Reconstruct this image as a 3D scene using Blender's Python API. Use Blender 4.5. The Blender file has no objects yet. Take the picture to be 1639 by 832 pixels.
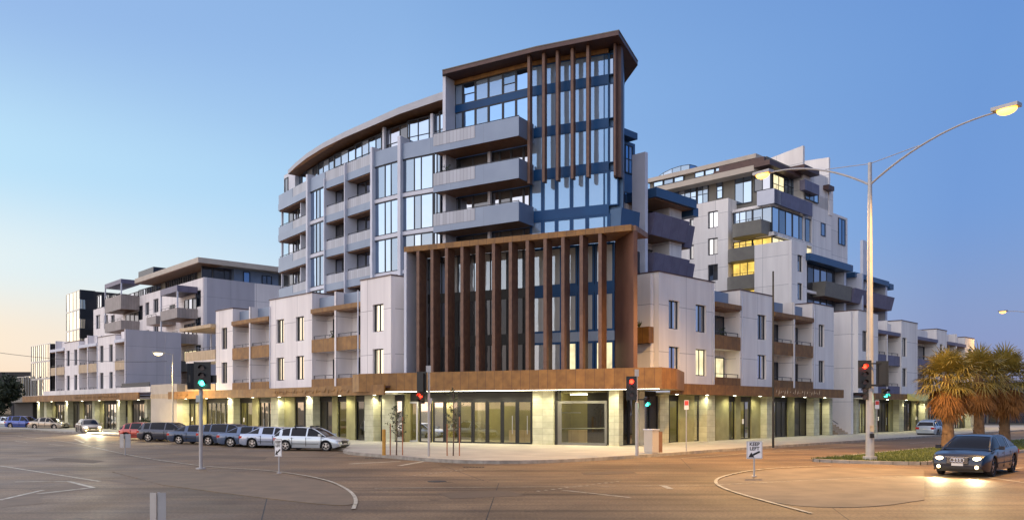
import bpy, bmesh, math, random
from mathutils import Vector, Matrix
R = math.radians
random.seed(11)
sc = bpy.context.scene
col = sc.collection
# ------------------------------------------------------------------ camera
FX, CX, HY, EYE = 1340.0, 820.0, 655.0, 2.4      # focal length and horizon measured in photo pixels
cam_d = bpy.data.cameras.new('camera')
cam = bpy.data.objects.new('camera', cam_d); col.objects.link(cam)
cam.location = (0, 0, EYE); cam.rotation_euler = (R(90), 0, 0)
cam_d.sensor_width = 36; cam_d.lens = 36*FX/1639
cam_d.shift_y = (HY-416)/1639
cam_d.clip_start = .1; cam_d.clip_end = 3000
sc.camera = cam
# ------------------------------------------------------------------ light and exposure
def lin(c):
    return tuple(((x/255)/12.92 if x/255 <= .04045 else ((x/255+.055)/1.055)**2.4) for x in c)
SUN_AZ, SUN_EL = R(250), R(4)           # low in the west, left of and a little behind the camera
w = bpy.data.worlds.new('World'); sc.world = w; w.use_nodes = True
nt = w.node_tree; nt.nodes.clear()
N = nt.nodes.new; L = nt.links.new
out = N('ShaderNodeOutputWorld'); bg = N('ShaderNodeBackground'); bg2 = N('ShaderNodeBackground'); add = N('ShaderNodeAddShader')
tc = N('ShaderNodeTexCoord'); sep = N('ShaderNodeSeparateXYZ'); L(tc.outputs['Generated'], sep.inputs[0])
def ramp(stops):
    r = N('ShaderNodeValToRGB'); r.color_ramp.interpolation = 'B_SPLINE' if False else 'EASE'
    e = r.color_ramp.elements
    while len(e) < len(stops): e.new(.5)
    for i, (p, c) in enumerate(stops):
        e[i].position = p; e[i].color = (*lin(c), 1)
    L(sep.outputs['Z'], r.inputs[0]); return r
rl = ramp([(0, (252, 222, 192)), (.07, (250, 233, 214)), (.15, (226, 240, 246)), (.25, (186, 225, 251)), (.40, (148, 184, 234)), (1, (80, 112, 175))])
rc = ramp([(0, (226, 228, 232)), (.10, (196, 222, 245)), (.20, (164, 206, 246)), (.33, (144, 186, 236)), (.46, (130, 172, 226)), (1, (70, 105, 172))])
rr = ramp([(0, (134, 146, 184)), (.08, (108, 140, 202)), (.22, (92, 141, 213)), (.34, (93, 142, 212)), (.5, (90, 136, 208)), (1, (60, 95, 162))])
def mth(op, a, b=None, clamp=False):
    m = N('ShaderNodeMath'); m.operation = op; m.use_clamp = clamp
    for i, x in enumerate((a, b)):
        if x is None: continue
        if isinstance(x, (int, float)): m.inputs[i].default_value = x
        else: L(x, m.inputs[i])
    return m.outputs[0]
t1 = mth('DIVIDE', mth('ADD', sep.outputs['X'], .55), .50, True)
t2 = mth('DIVIDE', mth('ADD', sep.outputs['X'], .12), .58, True)
def mixc(f, a, b):
    m = N('ShaderNodeMix'); m.data_type = 'RGBA'; L(f, m.inputs[0]); L(a, m.inputs[6]); L(b, m.inputs[7]); return m.outputs[2]
c = mixc(t2, mixc(t1, rl.outputs[0], rc.outputs[0]), rr.outputs[0])
L(c, bg.inputs[0]); bg.inputs[1].default_value = .74
sky = N('ShaderNodeTexSky'); sky.sky_type = 'NISHITA'; sky.sun_disc = False
sky.sun_elevation = SUN_EL; sky.sun_rotation = SUN_AZ; sky.air_density = 1.4; sky.dust_density = 1
L(sky.outputs[0], bg2.inputs[0]); bg2.inputs[1].default_value = .03
L(bg.outputs[0], add.inputs[0]); L(bg2.outputs[0], add.inputs[1]); L(add.outputs[0], out.inputs[0])
sl = bpy.data.lights.new('sunset_glow', 'SUN'); sl.energy = 2.9; sl.angle = R(160); sl.color = (1, .87, .84)
so = bpy.data.objects.new('sunset_glow', sl); col.objects.link(so)
sd = Vector((math.sin(SUN_AZ)*math.cos(R(14)), math.cos(SUN_AZ)*math.cos(R(14)), math.sin(R(14))))
so.rotation_euler = sd.to_track_quat('Z', 'Y').to_euler()
sc.view_settings.view_transform = 'Standard'; sc.view_settings.look = 'None'
sc.view_settings.exposure = 0.36; sc.view_settings.gamma = 1
# ------------------------------------------------------------------ materials
def mat(name, base=(.5, .5, .5), rough=.6, metal=0, emit=None, es=0, noise=None, nscale=3, stretch=None, bump=0, bscale=20, spec=.5, build=None):
    m = bpy.data.materials.new(name); m.use_nodes = True
    t = m.node_tree; b = t.nodes['Principled BSDF']
    b.inputs['Base Color'].default_value = (*base, 1); b.inputs['Roughness'].default_value = rough
    b.inputs['Metallic'].default_value = metal; b.inputs['Specular IOR Level'].default_value = spec
    if emit:
        b.inputs['Emission Color'].default_value = (*emit, 1); b.inputs['Emission Strength'].default_value = es
    g = t.nodes.new('ShaderNodeNewGeometry')
    if noise is not None:
        n = t.nodes.new('ShaderNodeTexNoise'); n.inputs['Scale'].default_value = nscale; n.inputs['Detail'].default_value = 6
        if stretch:
            mp = t.nodes.new('ShaderNodeMapping'); mp.inputs['Scale'].default_value = stretch; t.links.new(g.outputs['Position'], mp.inputs[0]); t.links.new(mp.outputs[0], n.inputs['Vector'])
        else: t.links.new(g.outputs['Position'], n.inputs['Vector'])
        r = t.nodes.new('ShaderNodeValToRGB'); r.color_ramp.elements[0].position = .32; r.color_ramp.elements[1].position = .68
        r.color_ramp.elements[0].color = (*noise, 1); r.color_ramp.elements[1].color = (*base, 1)
        t.links.new(n.outputs[0], r.inputs[0]); t.links.new(r.outputs[0], b.inputs['Base Color'])
    if bump:
        n = t.nodes.new('ShaderNodeTexNoise'); n.inputs['Scale'].default_value = bscale; n.inputs['Detail'].default_value = 5
        t.links.new(g.outputs['Position'], n.inputs['Vector'])
        bp = t.nodes.new('ShaderNodeBump'); bp.inputs['Strength'].default_value = bump; bp.inputs['Distance'].default_value = .02
        t.links.new(n.outputs[0], bp.inputs['Height']); t.links.new(bp.outputs[0], b.inputs['Normal'])
    if build: build(t, b, g)
    return m
def uv_panels(w, h, dark, jw=.02, var=.25, horiz=True):
    """panel joints and panel-to-panel tone from the face's own uv (metres)"""
    def f(t, b, g):
        uv = t.nodes.new('ShaderNodeUVMap'); s = t.nodes.new('ShaderNodeSeparateXYZ'); t.links.new(uv.outputs[0], s.inputs[0])
        def M(op, a, c=None):
            m = t.nodes.new('ShaderNodeMath'); m.operation = op
            for i, x in enumerate((a, c)):
                if x is None: continue
                if isinstance(x, (int, float)): m.inputs[i].default_value = x
                else: t.links.new(x, m.inputs[i])
            return m.outputs[0]
        fu = M('DIVIDE', s.outputs[0], w); fv = M('DIVIDE', s.outputs[1], h)
        j = M('LESS_THAN', M('FRACT', fu), jw/w)
        if horiz: j = M('MAXIMUM', j, M('LESS_THAN', M('FRACT', fv), jw/h))
        cv = t.nodes.new('ShaderNodeCombineXYZ'); t.links.new(M('FLOOR', fu), cv.inputs[0]); t.links.new(M('FLOOR', fv), cv.inputs[1])
        wn = t.nodes.new('ShaderNodeTexWhiteNoise'); t.links.new(cv.outputs[0], wn.inputs['Vector'])
        src = b.inputs['Base Color'].links[0].from_socket if b.inputs['Base Color'].links else None
        hs = t.nodes.new('ShaderNodeHueSaturation')
        if src: t.links.new(src, hs.inputs['Color'])
        else: hs.inputs['Color'].default_value = b.inputs['Base Color'].default_value
        t.links.new(M('ADD', M('MULTIPLY', wn.outputs['Value'], var), 1-var/2), hs.inputs['Value'])
        mx = t.nodes.new('ShaderNodeMix'); mx.data_type = 'RGBA'
        t.links.new(j, mx.inputs[0]); t.links.new(hs.outputs[0], mx.inputs[6]); mx.inputs[7].default_value = (*dark, 1)
        t.links.new(mx.outputs[2], b.inputs['Base Color'])
    return f
def glassy(dark, curtain, refl, share, gl=.72, wob=.012, emitc=None, es=0):
    """window glass: the room or blind behind differs pane by pane, the sky reflects on top"""
    def f(t, b, g):
        b.inputs['Roughness'].default_value = .5
        rp = t.nodes.new('ShaderNodeValToRGB'); rp.color_ramp.interpolation = 'CONSTANT'
        rp.color_ramp.elements[0].color = (*dark, 1); rp.color_ramp.elements[1].position = share; rp.color_ramp.elements[1].color = (*curtain, 1)
        t.links.new(g.outputs['Random Per Island'], rp.inputs[0])
        t.links.new(rp.outputs[0], b.inputs['Base Color'])
        gs = t.nodes.new('ShaderNodeBsdfGlossy'); gs.inputs[0].default_value = (*refl, 1); gs.inputs['Roughness'].default_value = .03
        n = t.nodes.new('ShaderNodeTexNoise'); n.inputs['Scale'].default_value = .7; t.links.new(g.outputs['Position'], n.inputs['Vector'])
        bp = t.nodes.new('ShaderNodeBump'); bp.inputs['Strength'].default_value = 1; bp.inputs['Distance'].default_value = wob
        t.links.new(n.outputs[0], bp.inputs['Height']); t.links.new(bp.outputs[0], gs.inputs['Normal'])
        lw = t.nodes.new('ShaderNodeLayerWeight'); lw.inputs[0].default_value = .5
        ma = t.nodes.new('ShaderNodeMath'); ma.operation = 'MULTIPLY_ADD'; ma.use_clamp = True
        t.links.new(lw.outputs['Fresnel'], ma.inputs[0]); ma.inputs[1].default_value = .8; ma.inputs[2].default_value = gl-.25
        ms = t.nodes.new('ShaderNodeMixShader'); t.links.new(ma.outputs[0], ms.inputs[0])
        t.links.new(b.outputs[0], ms.inputs[1]); t.links.new(gs.outputs[0], ms.inputs[2])
        t.links.new(ms.outputs[0], t.nodes['Material Output'].inputs[0])
    return f
WALLZ = 3.1
M = {}
M['white'] = mat('white_render', (.80, .76, .71), .8, noise=(.68, .64, .60), nscale=1.2, stretch=(1, 1, .12), build=uv_panels(3.3, 3.1, (.30, .29, .29), .035, .08))
M['sunlit_white'] = mat('sunset_tinted_render', (.82, .77, .74), .8, noise=(.70, .65, .63), nscale=1.2, stretch=(1, 1, .12), build=uv_panels(3.3, 3.1, (.32, .29, .29), .035, .08))  # white render with the sunset's pink mixed into its colour
M['grey'] = mat('shade_toned_render', (.50, .48, .51), .8, noise=(.42, .40, .43), nscale=.9, stretch=(1, 1, .15), build=uv_panels(3.3, 3.1, (.22, .22, .25), .03, .05))  # render darkened in colour for side walls turned away from the glow
M['steel'] = mat('blue_grey_panel', (.21, .265, .35), .42, .3, noise=(.18, .23, .315), nscale=.6, build=uv_panels(3.0, 5.0, (.14, .17, .22), .02, .08, False))
M['ribbed'] = mat('ribbed_balustrade', (.37, .39, .43), .5, .2, build=uv_panels(.32, 9, (.26, .27, .31), .045, .25, False))
M['fin'] = mat('pale_fin', (.58, .60, .66), .6, .1, noise=(.52, .54, .6), nscale=1)
M['rust'] = mat('weathered_brown_cladding', (.27, .132, .030), .55, .05, noise=(.175, .08, .018), nscale=2.2, build=uv_panels(.62, 9, (.08, .035, .018), .025, .3, False))
M['rustdk'] = mat('brown_timber_blade', (.17, .092, .058), .55, .05, noise=(.115, .06, .04), nscale=3)
M['roofdk'] = mat('dark_brown_roof', (.10, .055, .045), .5, .2, noise=(.075, .04, .035), nscale=2)
M['tan'] = mat('tan_panel', (.50, .38, .24), .6, noise=(.42, .31, .19), nscale=2, build=uv_panels(.5, 9, (.25, .18, .11), .02, .15, False))
M['soffit'] = mat('timber_soffit', (.27, .14, .07), .55, noise=(.18, .09, .045), nscale=3)
M['purple'] = mat('dark_plum_panel', (.15, .14, .20), .5, .1, noise=(.12, .11, .165), nscale=1.5, build=uv_panels(1.1, 9, (.05, .05, .08), .02, .15, False))
M['olive'] = mat('olive_grey_panel', (.17, .16, .13), .6, noise=(.14, .13, .11), nscale=1.5)
M['darkmetal'] = mat('dark_frame', (.03, .035, .045), .4, .4)
M['alu'] = mat('aluminium_frame', (.45, .46, .48), .35, .7)
M['blue'] = mat('teal_blue_spandrel', (.004, .065, .19), .4, 0, noise=(.003, .045, .14), nscale=.5, spec=.25)
M['bluepan'] = mat('deep_blue_panel', (.04, .10, .20), .4, .3, noise=(.03, .08, .16), nscale=.7)
M['concrete'] = mat('concrete', (.46, .43, .35), .8, noise=(.36, .33, .26), nscale=1.2, bump=.2)
M['oliveconc'] = mat('olive_concrete', (.30, .28, .13), .8, noise=(.22, .20, .09), nscale=1.5)  # olive concrete with a blotchy darker tone
M['block'] = mat('pale_blockwork', (.52, .51, .36), .8, noise=(.42, .41, .28), nscale=2.5, build=uv_panels(.8, .4, (.30, .28, .22), .018, .18))
M['eave'] = mat('pale_roof_fascia', (.42, .43, .46), .6, .1, noise=(.38, .39, .42), nscale=1)
M['sand'] = mat('sandstone_band', (.50, .44, .36), .7, noise=(.44, .38, .31), nscale=1)
M['soffitw'] = mat('soffit_lining', (.55, .52, .40), .7)
M['black'] = mat('black_paint', (.007, .0075, .008), .45)
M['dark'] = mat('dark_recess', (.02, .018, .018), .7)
M['g_tower'] = mat('tower_glass', (.03, .05, .08), .2, build=glassy((.07, .13, .21), (.28, .36, .46), (.20, .34, .54), .55, .66))
M['g_blind'] = mat('blind_glass', (.03, .05, .08), .2, build=glassy((.10, .13, .16), (.52, .52, .49), (.36, .44, .54), .35, .52))
M['g_black'] = mat('dark_reflection_glass', (.01, .01, .01), .2, build=glassy((.005, .005, .006), (.016, .012, .012), (.2, .22, .26), .7, .27))  # glass blackened in colour to stand for the blades' dark reflection
M['g_sky'] = mat('sky_glass', (.03, .05, .08), .2, build=glassy((.03, .045, .07), (.42, .46, .52), (.34, .43, .55), .62, .74))
M['g_pod'] = mat('window_glass', (.03, .03, .04), .2, build=glassy((.02, .022, .025), (.22, .21, .20), (.70, .72, .76), .7, .55))
M['g_dark'] = mat('dark_glass', (.02, .02, .02), .2, build=glassy((.012, .013, .016), (.12, .10, .08), (.40, .42, .48), .7, .42))
M['g_wood'] = mat('dark_glass_timber_room', (.02, .02, .02), .2, build=glassy((.02, .016, .014), (.22, .10, .045), (.42, .44, .5), .62, .40))
M['g_shop'] = mat('shop_glass', (.1, .1, .05), .15, build=glassy((.10, .085, .03), (.26, .25, .12), (.5, .46, .34), .5, .30))
def clearglass(t, b, g):
    tr = t.nodes.new('ShaderNodeBsdfTransparent'); tr.inputs[0].default_value = (.80, .80, .66, 1)
    gs = t.nodes.new('ShaderNodeBsdfGlossy'); gs.inputs[0].default_value = (.9, .9, .85, 1); gs.inputs['Roughness'].default_value = .02
    lw = t.nodes.new('ShaderNodeLayerWeight'); lw.inputs[0].default_value = .5
    ma = t.nodes.new('ShaderNodeMath'); ma.operation = 'MULTIPLY_ADD'; t.links.new(lw.outputs['Fresnel'], ma.inputs[0]); ma.inputs[1].default_value = .7; ma.inputs[2].default_value = .02
    ms = t.nodes.new('ShaderNodeMixShader'); t.links.new(ma.outputs[0], ms.inputs[0]); t.links.new(tr.outputs[0], ms.inputs[1]); t.links.new(gs.outputs[0], ms.inputs[2]); t.links.new(ms.outputs[0], t.nodes['Material Output'].inputs[0])
M['g_shop'] = mat('clear_shop_glass', build=clearglass)
M['shopint'] = mat('bare_shop_interior', (.34, .31, .15), .8, noise=(.20, .18, .085), nscale=.5)
M['g_shopdk'] = mat('dark_shop_glass', (.1, .1, .05), .15, build=glassy((.02, .018, .012), (.10, .07, .03), (.4, .36, .28), .6, .28))
M['g_warm'] = mat('sunset_glass', (.1, .1, .05), .15, build=glassy((.14, .14, .10), (.62, .56, .34), (.80, .76, .62), .35, .70))  # reflected sunset yellow is also put into the pane base tones
def litm(name, c, s):
    def f(t, b, g):
        n = t.nodes.new('ShaderNodeTexNoise'); n.inputs['Scale'].default_value = 1.3; t.links.new(g.outputs['Position'], n.inputs['Vector'])
        m1 = t.nodes.new('ShaderNodeMath'); m1.operation = 'MULTIPLY_ADD'; t.links.new(n.outputs[0], m1.inputs[0]); m1.inputs[1].default_value = s*1.6; m1.inputs[2].default_value = s*.2
        t.links.new(m1.outputs[0], b.inputs['Emission Strength'])
    return mat(name, (.1, .08, .04), .15, emit=c, es=s, build=f)
M['lit'] = litm('lit_window', (1, .66, .13), .85)
M['litpale'] = litm('lit_pale_window', (1, .86, .5), .85)
M['asphalt'] = None
# ------------------------------------------------------------------ mesh builder
class Fac:
    """a vertical plane in plan: u runs to the right along it, n points out of it towards the street"""
    def __init__(s, P, u):
        s.O = Vector(P); s.u = Vector(u).normalized()
        n = Vector((s.u.y, -s.u.x)); s.n = n if n.dot(-s.O) > 0 else -n
    def s_at(s, px, d=0):
        k = (px-CX)/FX; B = s.O+s.n*d
        return (k*B.y-B.x)/(s.u.x-k*s.u.y)
    def P(s, a, d, z=0):
        q = s.O+s.u*a+s.n*d; return Vector((q.x, q.y, z))
    def z(s, px, py, d=0):
        q = s.O+s.u*s.s_at(px, d)+s.n*d
        return EYE+(HY-py)*q.y/FX
WF = Fac((0, 0), (1, 0)); WF.n = Vector((0, 1))      # plain world axes
ORG = {}
class MB:
    def __init__(s): s.v = []; s.f = []; s.uv = []; s.mi = []
    def face(s, pts, uvs=None, m=0):
        i = len(s.v); s.v += [Vector(p) for p in pts]; s.f.append(tuple(range(i, i+len(pts))))
        s.uv.append(uvs or [(p[0]+p[1], p[2]) for p in pts]); s.mi.append(m)
    def box(s, F, s0, s1, d0, d1, z0, z1, m=0):
        def q(pts, ax):
            P = [F.P(a, d, z) for a, d, z in pts]
            U = [((a, z) if ax == 1 else (d, z) if ax == 0 else (a, d)) for a, d, z in pts]
            s.face(P, U, m)
        q([(s0, d1, z0), (s1, d1, z0), (s1, d1, z1), (s0, d1, z1)], 1)
        q([(s1, d0, z0), (s0, d0, z0), (s0, d0, z1), (s1, d0, z1)], 1)
        q([(s0, d0, z0), (s0, d1, z0), (s0, d1, z1), (s0, d0, z1)], 0)
        q([(s1, d1, z0), (s1, d0, z0), (s1, d0, z1), (s1, d1, z1)], 0)
        q([(s0, d1, z1), (s1, d1, z1), (s1, d0, z1), (s0, d0, z1)], 2)
        q([(s0, d0, z0), (s1, d0, z0), (s1, d1, z0), (s0, d1, z0)], 2)
    def prism(s, pts, z0, z1, m=0, mtop=None, mbot=None):
        n = len(pts); acc = 0
        zz0 = z0 if isinstance(z0, (list, tuple)) else [z0]*n
        zz1 = z1 if isinstance(z1, (list, tuple)) else [z1]*n
        for i in range(n):
            j = (i+1) % n; a, b = pts[i], pts[j]; l = math.dist(a, b)
            s.face([(a[0], a[1], zz0[i]), (b[0], b[1], zz0[j]), (b[0], b[1], zz1[j]), (a[0], a[1], zz1[i])],
                   [(acc, zz0[i]), (acc+l, zz0[j]), (acc+l, zz1[j]), (acc, zz1[i])], m); acc += l
        s.face([(p[0], p[1], zz1[i]) for i, p in enumerate(pts)], [(p[0], p[1]) for p in pts], m if mtop is None else mtop)
        s.face([(p[0], p[1], zz0[n-1-i]) for i, p in enumerate(pts[::-1])], [(p[0], p[1]) for p in pts[::-1]], m if mbot is None else mbot)
    def tube(s, path, rad, n=8, m=0, cap=True):
        path = [Vector(p) for p in path]; rad = rad if isinstance(rad, (list, tuple)) else [rad]*len(path)
        rings = []
        for i, p in enumerate(path):
            t = (path[min(i+1, len(path)-1)]-path[max(i-1, 0)]).normalized()
            a = t.orthogonal() if abs(t.z) < .99 else Vector((1, 0, 0))
            if abs(t.z) < .99: a = Vector((0, 0, 1)).cross(t).normalized()
            b = t.cross(a).normalized()
            rings.append([p+(a*math.cos(k*2*math.pi/n)+b*math.sin(k*2*math.pi/n))*rad[i] for k in range(n)])
        base = len(s.v)
        for r in rings: s.v += r
        for i in range(len(rings)-1):
            for k in range(n):
                a = base+i*n+k; b = base+i*n+(k+1) % n
                s.f.append((a, b, b+n, a+n)); s.uv.append([(k/n, i), ((k+1)/n, i), ((k+1)/n, i+1), (k/n, i+1)]); s.mi.append(m)
        if cap:
            for o, rv in ((base, True), (base+(len(rings)-1)*n, False)):
                idx = list(range(o, o+n)); idx = idx[::-1] if rv else idx
                s.f.append(tuple(idx)); s.uv.append([(0, 0)]*n); s.mi.append(m)
    def build(s, name, mats, parent=None, smooth=False, loc=None, recalc=True):
        o3 = Vector(ORG.get(parent.name, (0, 0, 0))) if parent else Vector(loc or (0, 0, 0))
        me = bpy.data.meshes.new(name)
        me.from_pydata([tuple(v-o3) for v in s.v], [], s.f)
        mats = mats if isinstance(mats, (list, tuple)) else [mats]
        for k in mats: me.materials.append(M[k] if isinstance(k, str) else k)
        ul = me.uv_layers.new(name='UVMap'); k = 0
        for uvs in s.uv:
            for q in uvs: ul.data[k].uv = (q[0], q[1]); k += 1
        me.polygons.foreach_set('material_index', s.mi)
        if recalc:
            bm = bmesh.new(); bm.from_mesh(me); bmesh.ops.recalc_face_normals(bm, faces=bm.faces); bm.to_mesh(me); bm.free()
        if smooth: me.polygons.foreach_set('use_smooth', [True]*len(me.polygons))
        ob = bpy.data.objects.new(name, me); col.objects.link(ob)
        if parent: ob.parent = parent; ORG[ob.name] = ORG.get(parent.name, (0, 0, 0))
        else: ob.location = o3; ORG[ob.name] = tuple(o3)
        return ob
def tag(o, label=None, cat=None, group=None, kind=None):
    if label: o['label'] = label
    if cat: o['category'] = cat
    if group: o['group'] = group
    if kind: o['kind'] = kind
    return o
def thing(name, label, cat, loc=(0, 0, 0), rz=0, group=None, local=False):
    o = bpy.data.objects.new(name, None); col.objects.link(o); o.empty_display_size = .3
    o.location = loc; o.rotation_euler = (0, 0, rz)
    ORG[o.name] = (0, 0, 0) if local else tuple(loc)
    return tag(o, label, cat, group)
def copy_tree(o, parent=None):
    c = o.copy(); col.objects.link(c); c.parent = parent
    for ch in list(o.children): copy_tree(ch, c)
    return c
# ------------------------------------------------------------------ facade pieces
def wall(mb, F, s0, s1, z0, z1, holes=(), d=0, t=.35, m=0):
    ss = sorted({s0, s1, *[min(max(h[i], s0), s1) for h in holes for i in (0, 1)]}); zs = sorted({z0, z1, *[min(max(h[i], z0), z1) for h in holes for i in (2, 3)]})
    def hole(a, b): return any(h[0] < a < h[1] and h[2] < b < h[3] for h in holes)
    G = [[hole((ss[i]+ss[i+1])/2, (zs[j]+zs[j+1])/2) for j in range(len(zs)-1)] for i in range(len(ss)-1)]
    def H(i, j): return G[i][j] if 0 <= i < len(ss)-1 and 0 <= j < len(zs)-1 else True
    P = F.P
    for i in range(len(ss)-1):
        for j in range(len(zs)-1):
            if G[i][j]: continue
            a, b, c_, e = ss[i], ss[i+1], zs[j], zs[j+1]
            for dd in (d, d-t):
                mb.face([P(a, dd, c_), P(b, dd, c_), P(b, dd, e), P(a, dd, e)], [(a, c_), (b, c_), (b, e), (a, e)], m)
            if H(i-1, j): mb.face([P(a, d, c_), P(a, d-t, c_), P(a, d-t, e), P(a, d, e)], [(.5, .5)]*4, m)
            if H(i+1, j): mb.face([P(b, d, c_), P(b, d-t, c_), P(b, d-t, e), P(b, d, e)], [(.5, .5)]*4, m)
            if H(i, j-1): mb.face([P(a, d, c_), P(b, d, c_), P(b, d-t, c_), P(a, d-t, c_)], [(.5, .5)]*4, m)
            if H(i, j+1): mb.face([P(a, d, e), P(b, d, e), P(b, d-t, e), P(a, d-t, e)], [(.5, .5)]*4, m)
def window(root, F, s0, s1, z0, z1, d=-.14, mull=(), trans=(), pane='g_pod', frame='darkmetal', fw=.07, fd=.09, name='window', open_=False, label=None):
    """frame with its glass set behind it; mull / trans are fractions or absolute lists"""
    f = MB()
    f.box(F, s0, s0+fw, d-fd, d, z0, z1); f.box(F, s1-fw, s1, d-fd, d, z0, z1)
    f.box(F, s0+fw, s1-fw, d-fd, d-.002, z0, z0+fw); f.box(F, s0+fw, s1-fw, d-fd, d-.002, z1-fw, z1)
    ms = [s0+(s1-s0)*k for k in mull]; ts = [z0+(z1-z0)*k for k in trans]
    for a in ms: f.box(F, a-fw*.4, a+fw*.4, d-fd, d-.004, z0+fw, z1-fw)
    for b in ts: f.box(F, s0+fw, s1-fw, d-fd, d-.008, b-fw*.35, b+fw*.35)
    o = f.build(name, frame, root)
    if label: o['label'] = label
    g = MB(); xs = [s0+fw*.5]+ms+[s1-fw*.5]; zs = [z0+fw*.5]+ts+[z1-fw*.5]
    for i in range(len(xs)-1):
        for j in range(len(zs)-1):
            a, b, c_, e = xs[i], xs[i+1], zs[j], zs[j+1]; dd = d-fd*.6
            k = .006*(b-a); jx = random.uniform(-k, k); jz = random.uniform(-k, k)
            g.face([F.P(a, dd+jx+jz, c_), F.P(b, dd-jx+jz, c_), F.P(b, dd-jx-jz, e), F.P(a, dd+jx-jz, e)], [(a, c_), (b, c_), (b, e), (a, e)])
    g.build('pane', pane, o)
    return o
def rail(root, F, s0, s1, d, z0, z1, step=1.2):
    r = MB(); r.box(F, s0, s1, d-.03, d+.03, z1-.04, z1)
    n = max(1, int((s1-s0)/step))
    for i in range(n+1):
        a = s0+.04+(s1-s0-.08)*i/n; r.box(F, a-.02, a+.02, d-.02, d+.02, z0, z1-.04)
    return r.build('handrail', 'darkmetal', root)
def downlight(root, p, power=60, color=(1, .93, .62), spot=False):
    b = MB(); b.tube([(p[0], p[1], p[2]), (p[0], p[1], p[2]-.03)], .11, 10)
    o = b.build('downlight', M['lampface'], root)
    l = bpy.data.lights.new('downlight_glow', 'SPOT'); l.energy = power*2.1; l.color = color; l.shadow_soft_size = .12
    l.spot_size = R(158); l.spot_blend = .55
    lo = bpy.data.objects.new('downlight_glow', l); col.objects.link(lo); lo.parent = o
    O = Vector(ORG[root.name]); lo.location = Vector(p)-O-Vector((0, 0, .06))
M['lampface'] = mat('lamp_face', (1, 1, .9), .5, emit=(1, .95, .72), es=9)
# ------------------------------------------------------------------ street lines in plan (metres)
LF = Fac((-7.655, 57), (.71, -.704))          # building line of the left street
RF = Fac((9.6, 55), (.704, .71))              # building line of the right street
CF = Fac((7.28, 50), (14.6, -7))              # splayed corner front
TR = Fac((6.04, 60), (.92, -.39)); TL = Fac((1.3, 62), (.848, -.53)); TB = Fac((.448, 60), (.848, -.53))
GZ = .15                                      # pavement level
ZS = (3.95, 7.05)                             # podium floor levels
def solid(mb, F, s0, s1, d0, d1, z0, z1, m=0): mb.box(F, s0, s1, d0, d1, z0, z1, m)
def px_rect(F, p0, p1, yt, yb, d=0):
    a, b = F.s_at(p0, d), F.s_at(p1, d); pm = (p0+p1)/2
    return a, b, F.z(pm, yb, d), F.z(pm, yt, d)
def podium(root, F, items, wm, ztop=11.3, balu='rust', beam='rust', pane='g_pod', lit=()):
    W = MB(); C = MB(); wins = []
    for it in items:
        kind, p0, p1 = it[:3]; a, b = F.s_at(p0), F.s_at(p1)
        if kind == 'block':
            zt = ztop+(it[4] if len(it) > 4 else 0); dd = it[5] if len(it) > 5 else 0; hs = []
            for w0, w1 in it[3]:
                for r, (z0, z1) in enumerate(((4.75, 6.62), (7.8, 9.72))):
                    h = (F.s_at(w0, dd), F.s_at(w1, dd), z0, z1); hs.append(h); wins.append((h, dd, (w0, r)))
            W.box(F, a, b, -6, dd-.352, ZS[0], zt, 0); wall(W, F, a, b, ZS[0], zt, hs, d=dd, t=.35)
            C.box(F, a-.04, b+.04, -6.04, dd+.04, zt, zt+.08)
        else:
            fins = it[3]; cuts = [a]+[F.s_at(p) for p in fins]+[b]; D = 1.35
            W.box(F, a, b, -6, -D, ZS[0], 10.1, 0)
            for z in ZS: W.box(F, a, b, -D, -.03, z-.25, z, 0)
            for k in range(len(cuts)-1):
                c0, c1 = cuts[k], cuts[k+1]
                if k: W.box(F, c0-.09, c0+.09, -D, .12, ZS[0]-.3, 11.15, 0)
                for r, z in enumerate(ZS):
                    top = z+2.75
                    key = (fins[0] if fins else p0, k, r); pn = 'litpale' if key in lit else 'g_wood'
                    window(root, F, c0+.12+(c1-c0)*.25, c1-.12, z+.02, z+2.35, d=-D+.1, mull=(.5,), pane=pn, name='balcony_door')
                    bb = MB()
                    zb0, zb1 = (z-.28, z+.72) if r else (z+.02, z+.78)
                    bb.box(F, c0+(.09 if k else .02), c1-(.09 if k < len(cuts)-2 else .02), -.02, .06, zb0, zb1)
                    bo = bb.build('balustrade', balu, root); rail(bo, F, c0+.12, c1-.12, -.1, zb1-.1, zb1+.28)
                if zt_up := (it[4] if len(it) > 4 else 1):
                    u = MB(); u.box(F, c0+.1, c1-(c1-c0)*.18, -.75, -.6, 10.1, 11.05)
                    u.build('terrace_screen', 'steel' if zt_up == 1 else wm, root)
            bm_ = MB(); bm_.box(F, a+.01, b-.01, -D-.1, .14, 9.78, 10.12); bm_.build('balcony_roof', [beam], root)
            sf = MB(); sf.box(F, a+.02, b-.02, -D+.02, .02, 9.70, 9.778); sf.build('balcony_ceiling', 'soffit', root)
    W.build('wall', wm, root); C.build('coping', 'roofdk', root)
    for h, dd, key in wins:
        window(root, F, *h, d=dd-.16, mull=(.5,), pane=('litpale' if key in lit else pane), frame='darkmetal')
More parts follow.
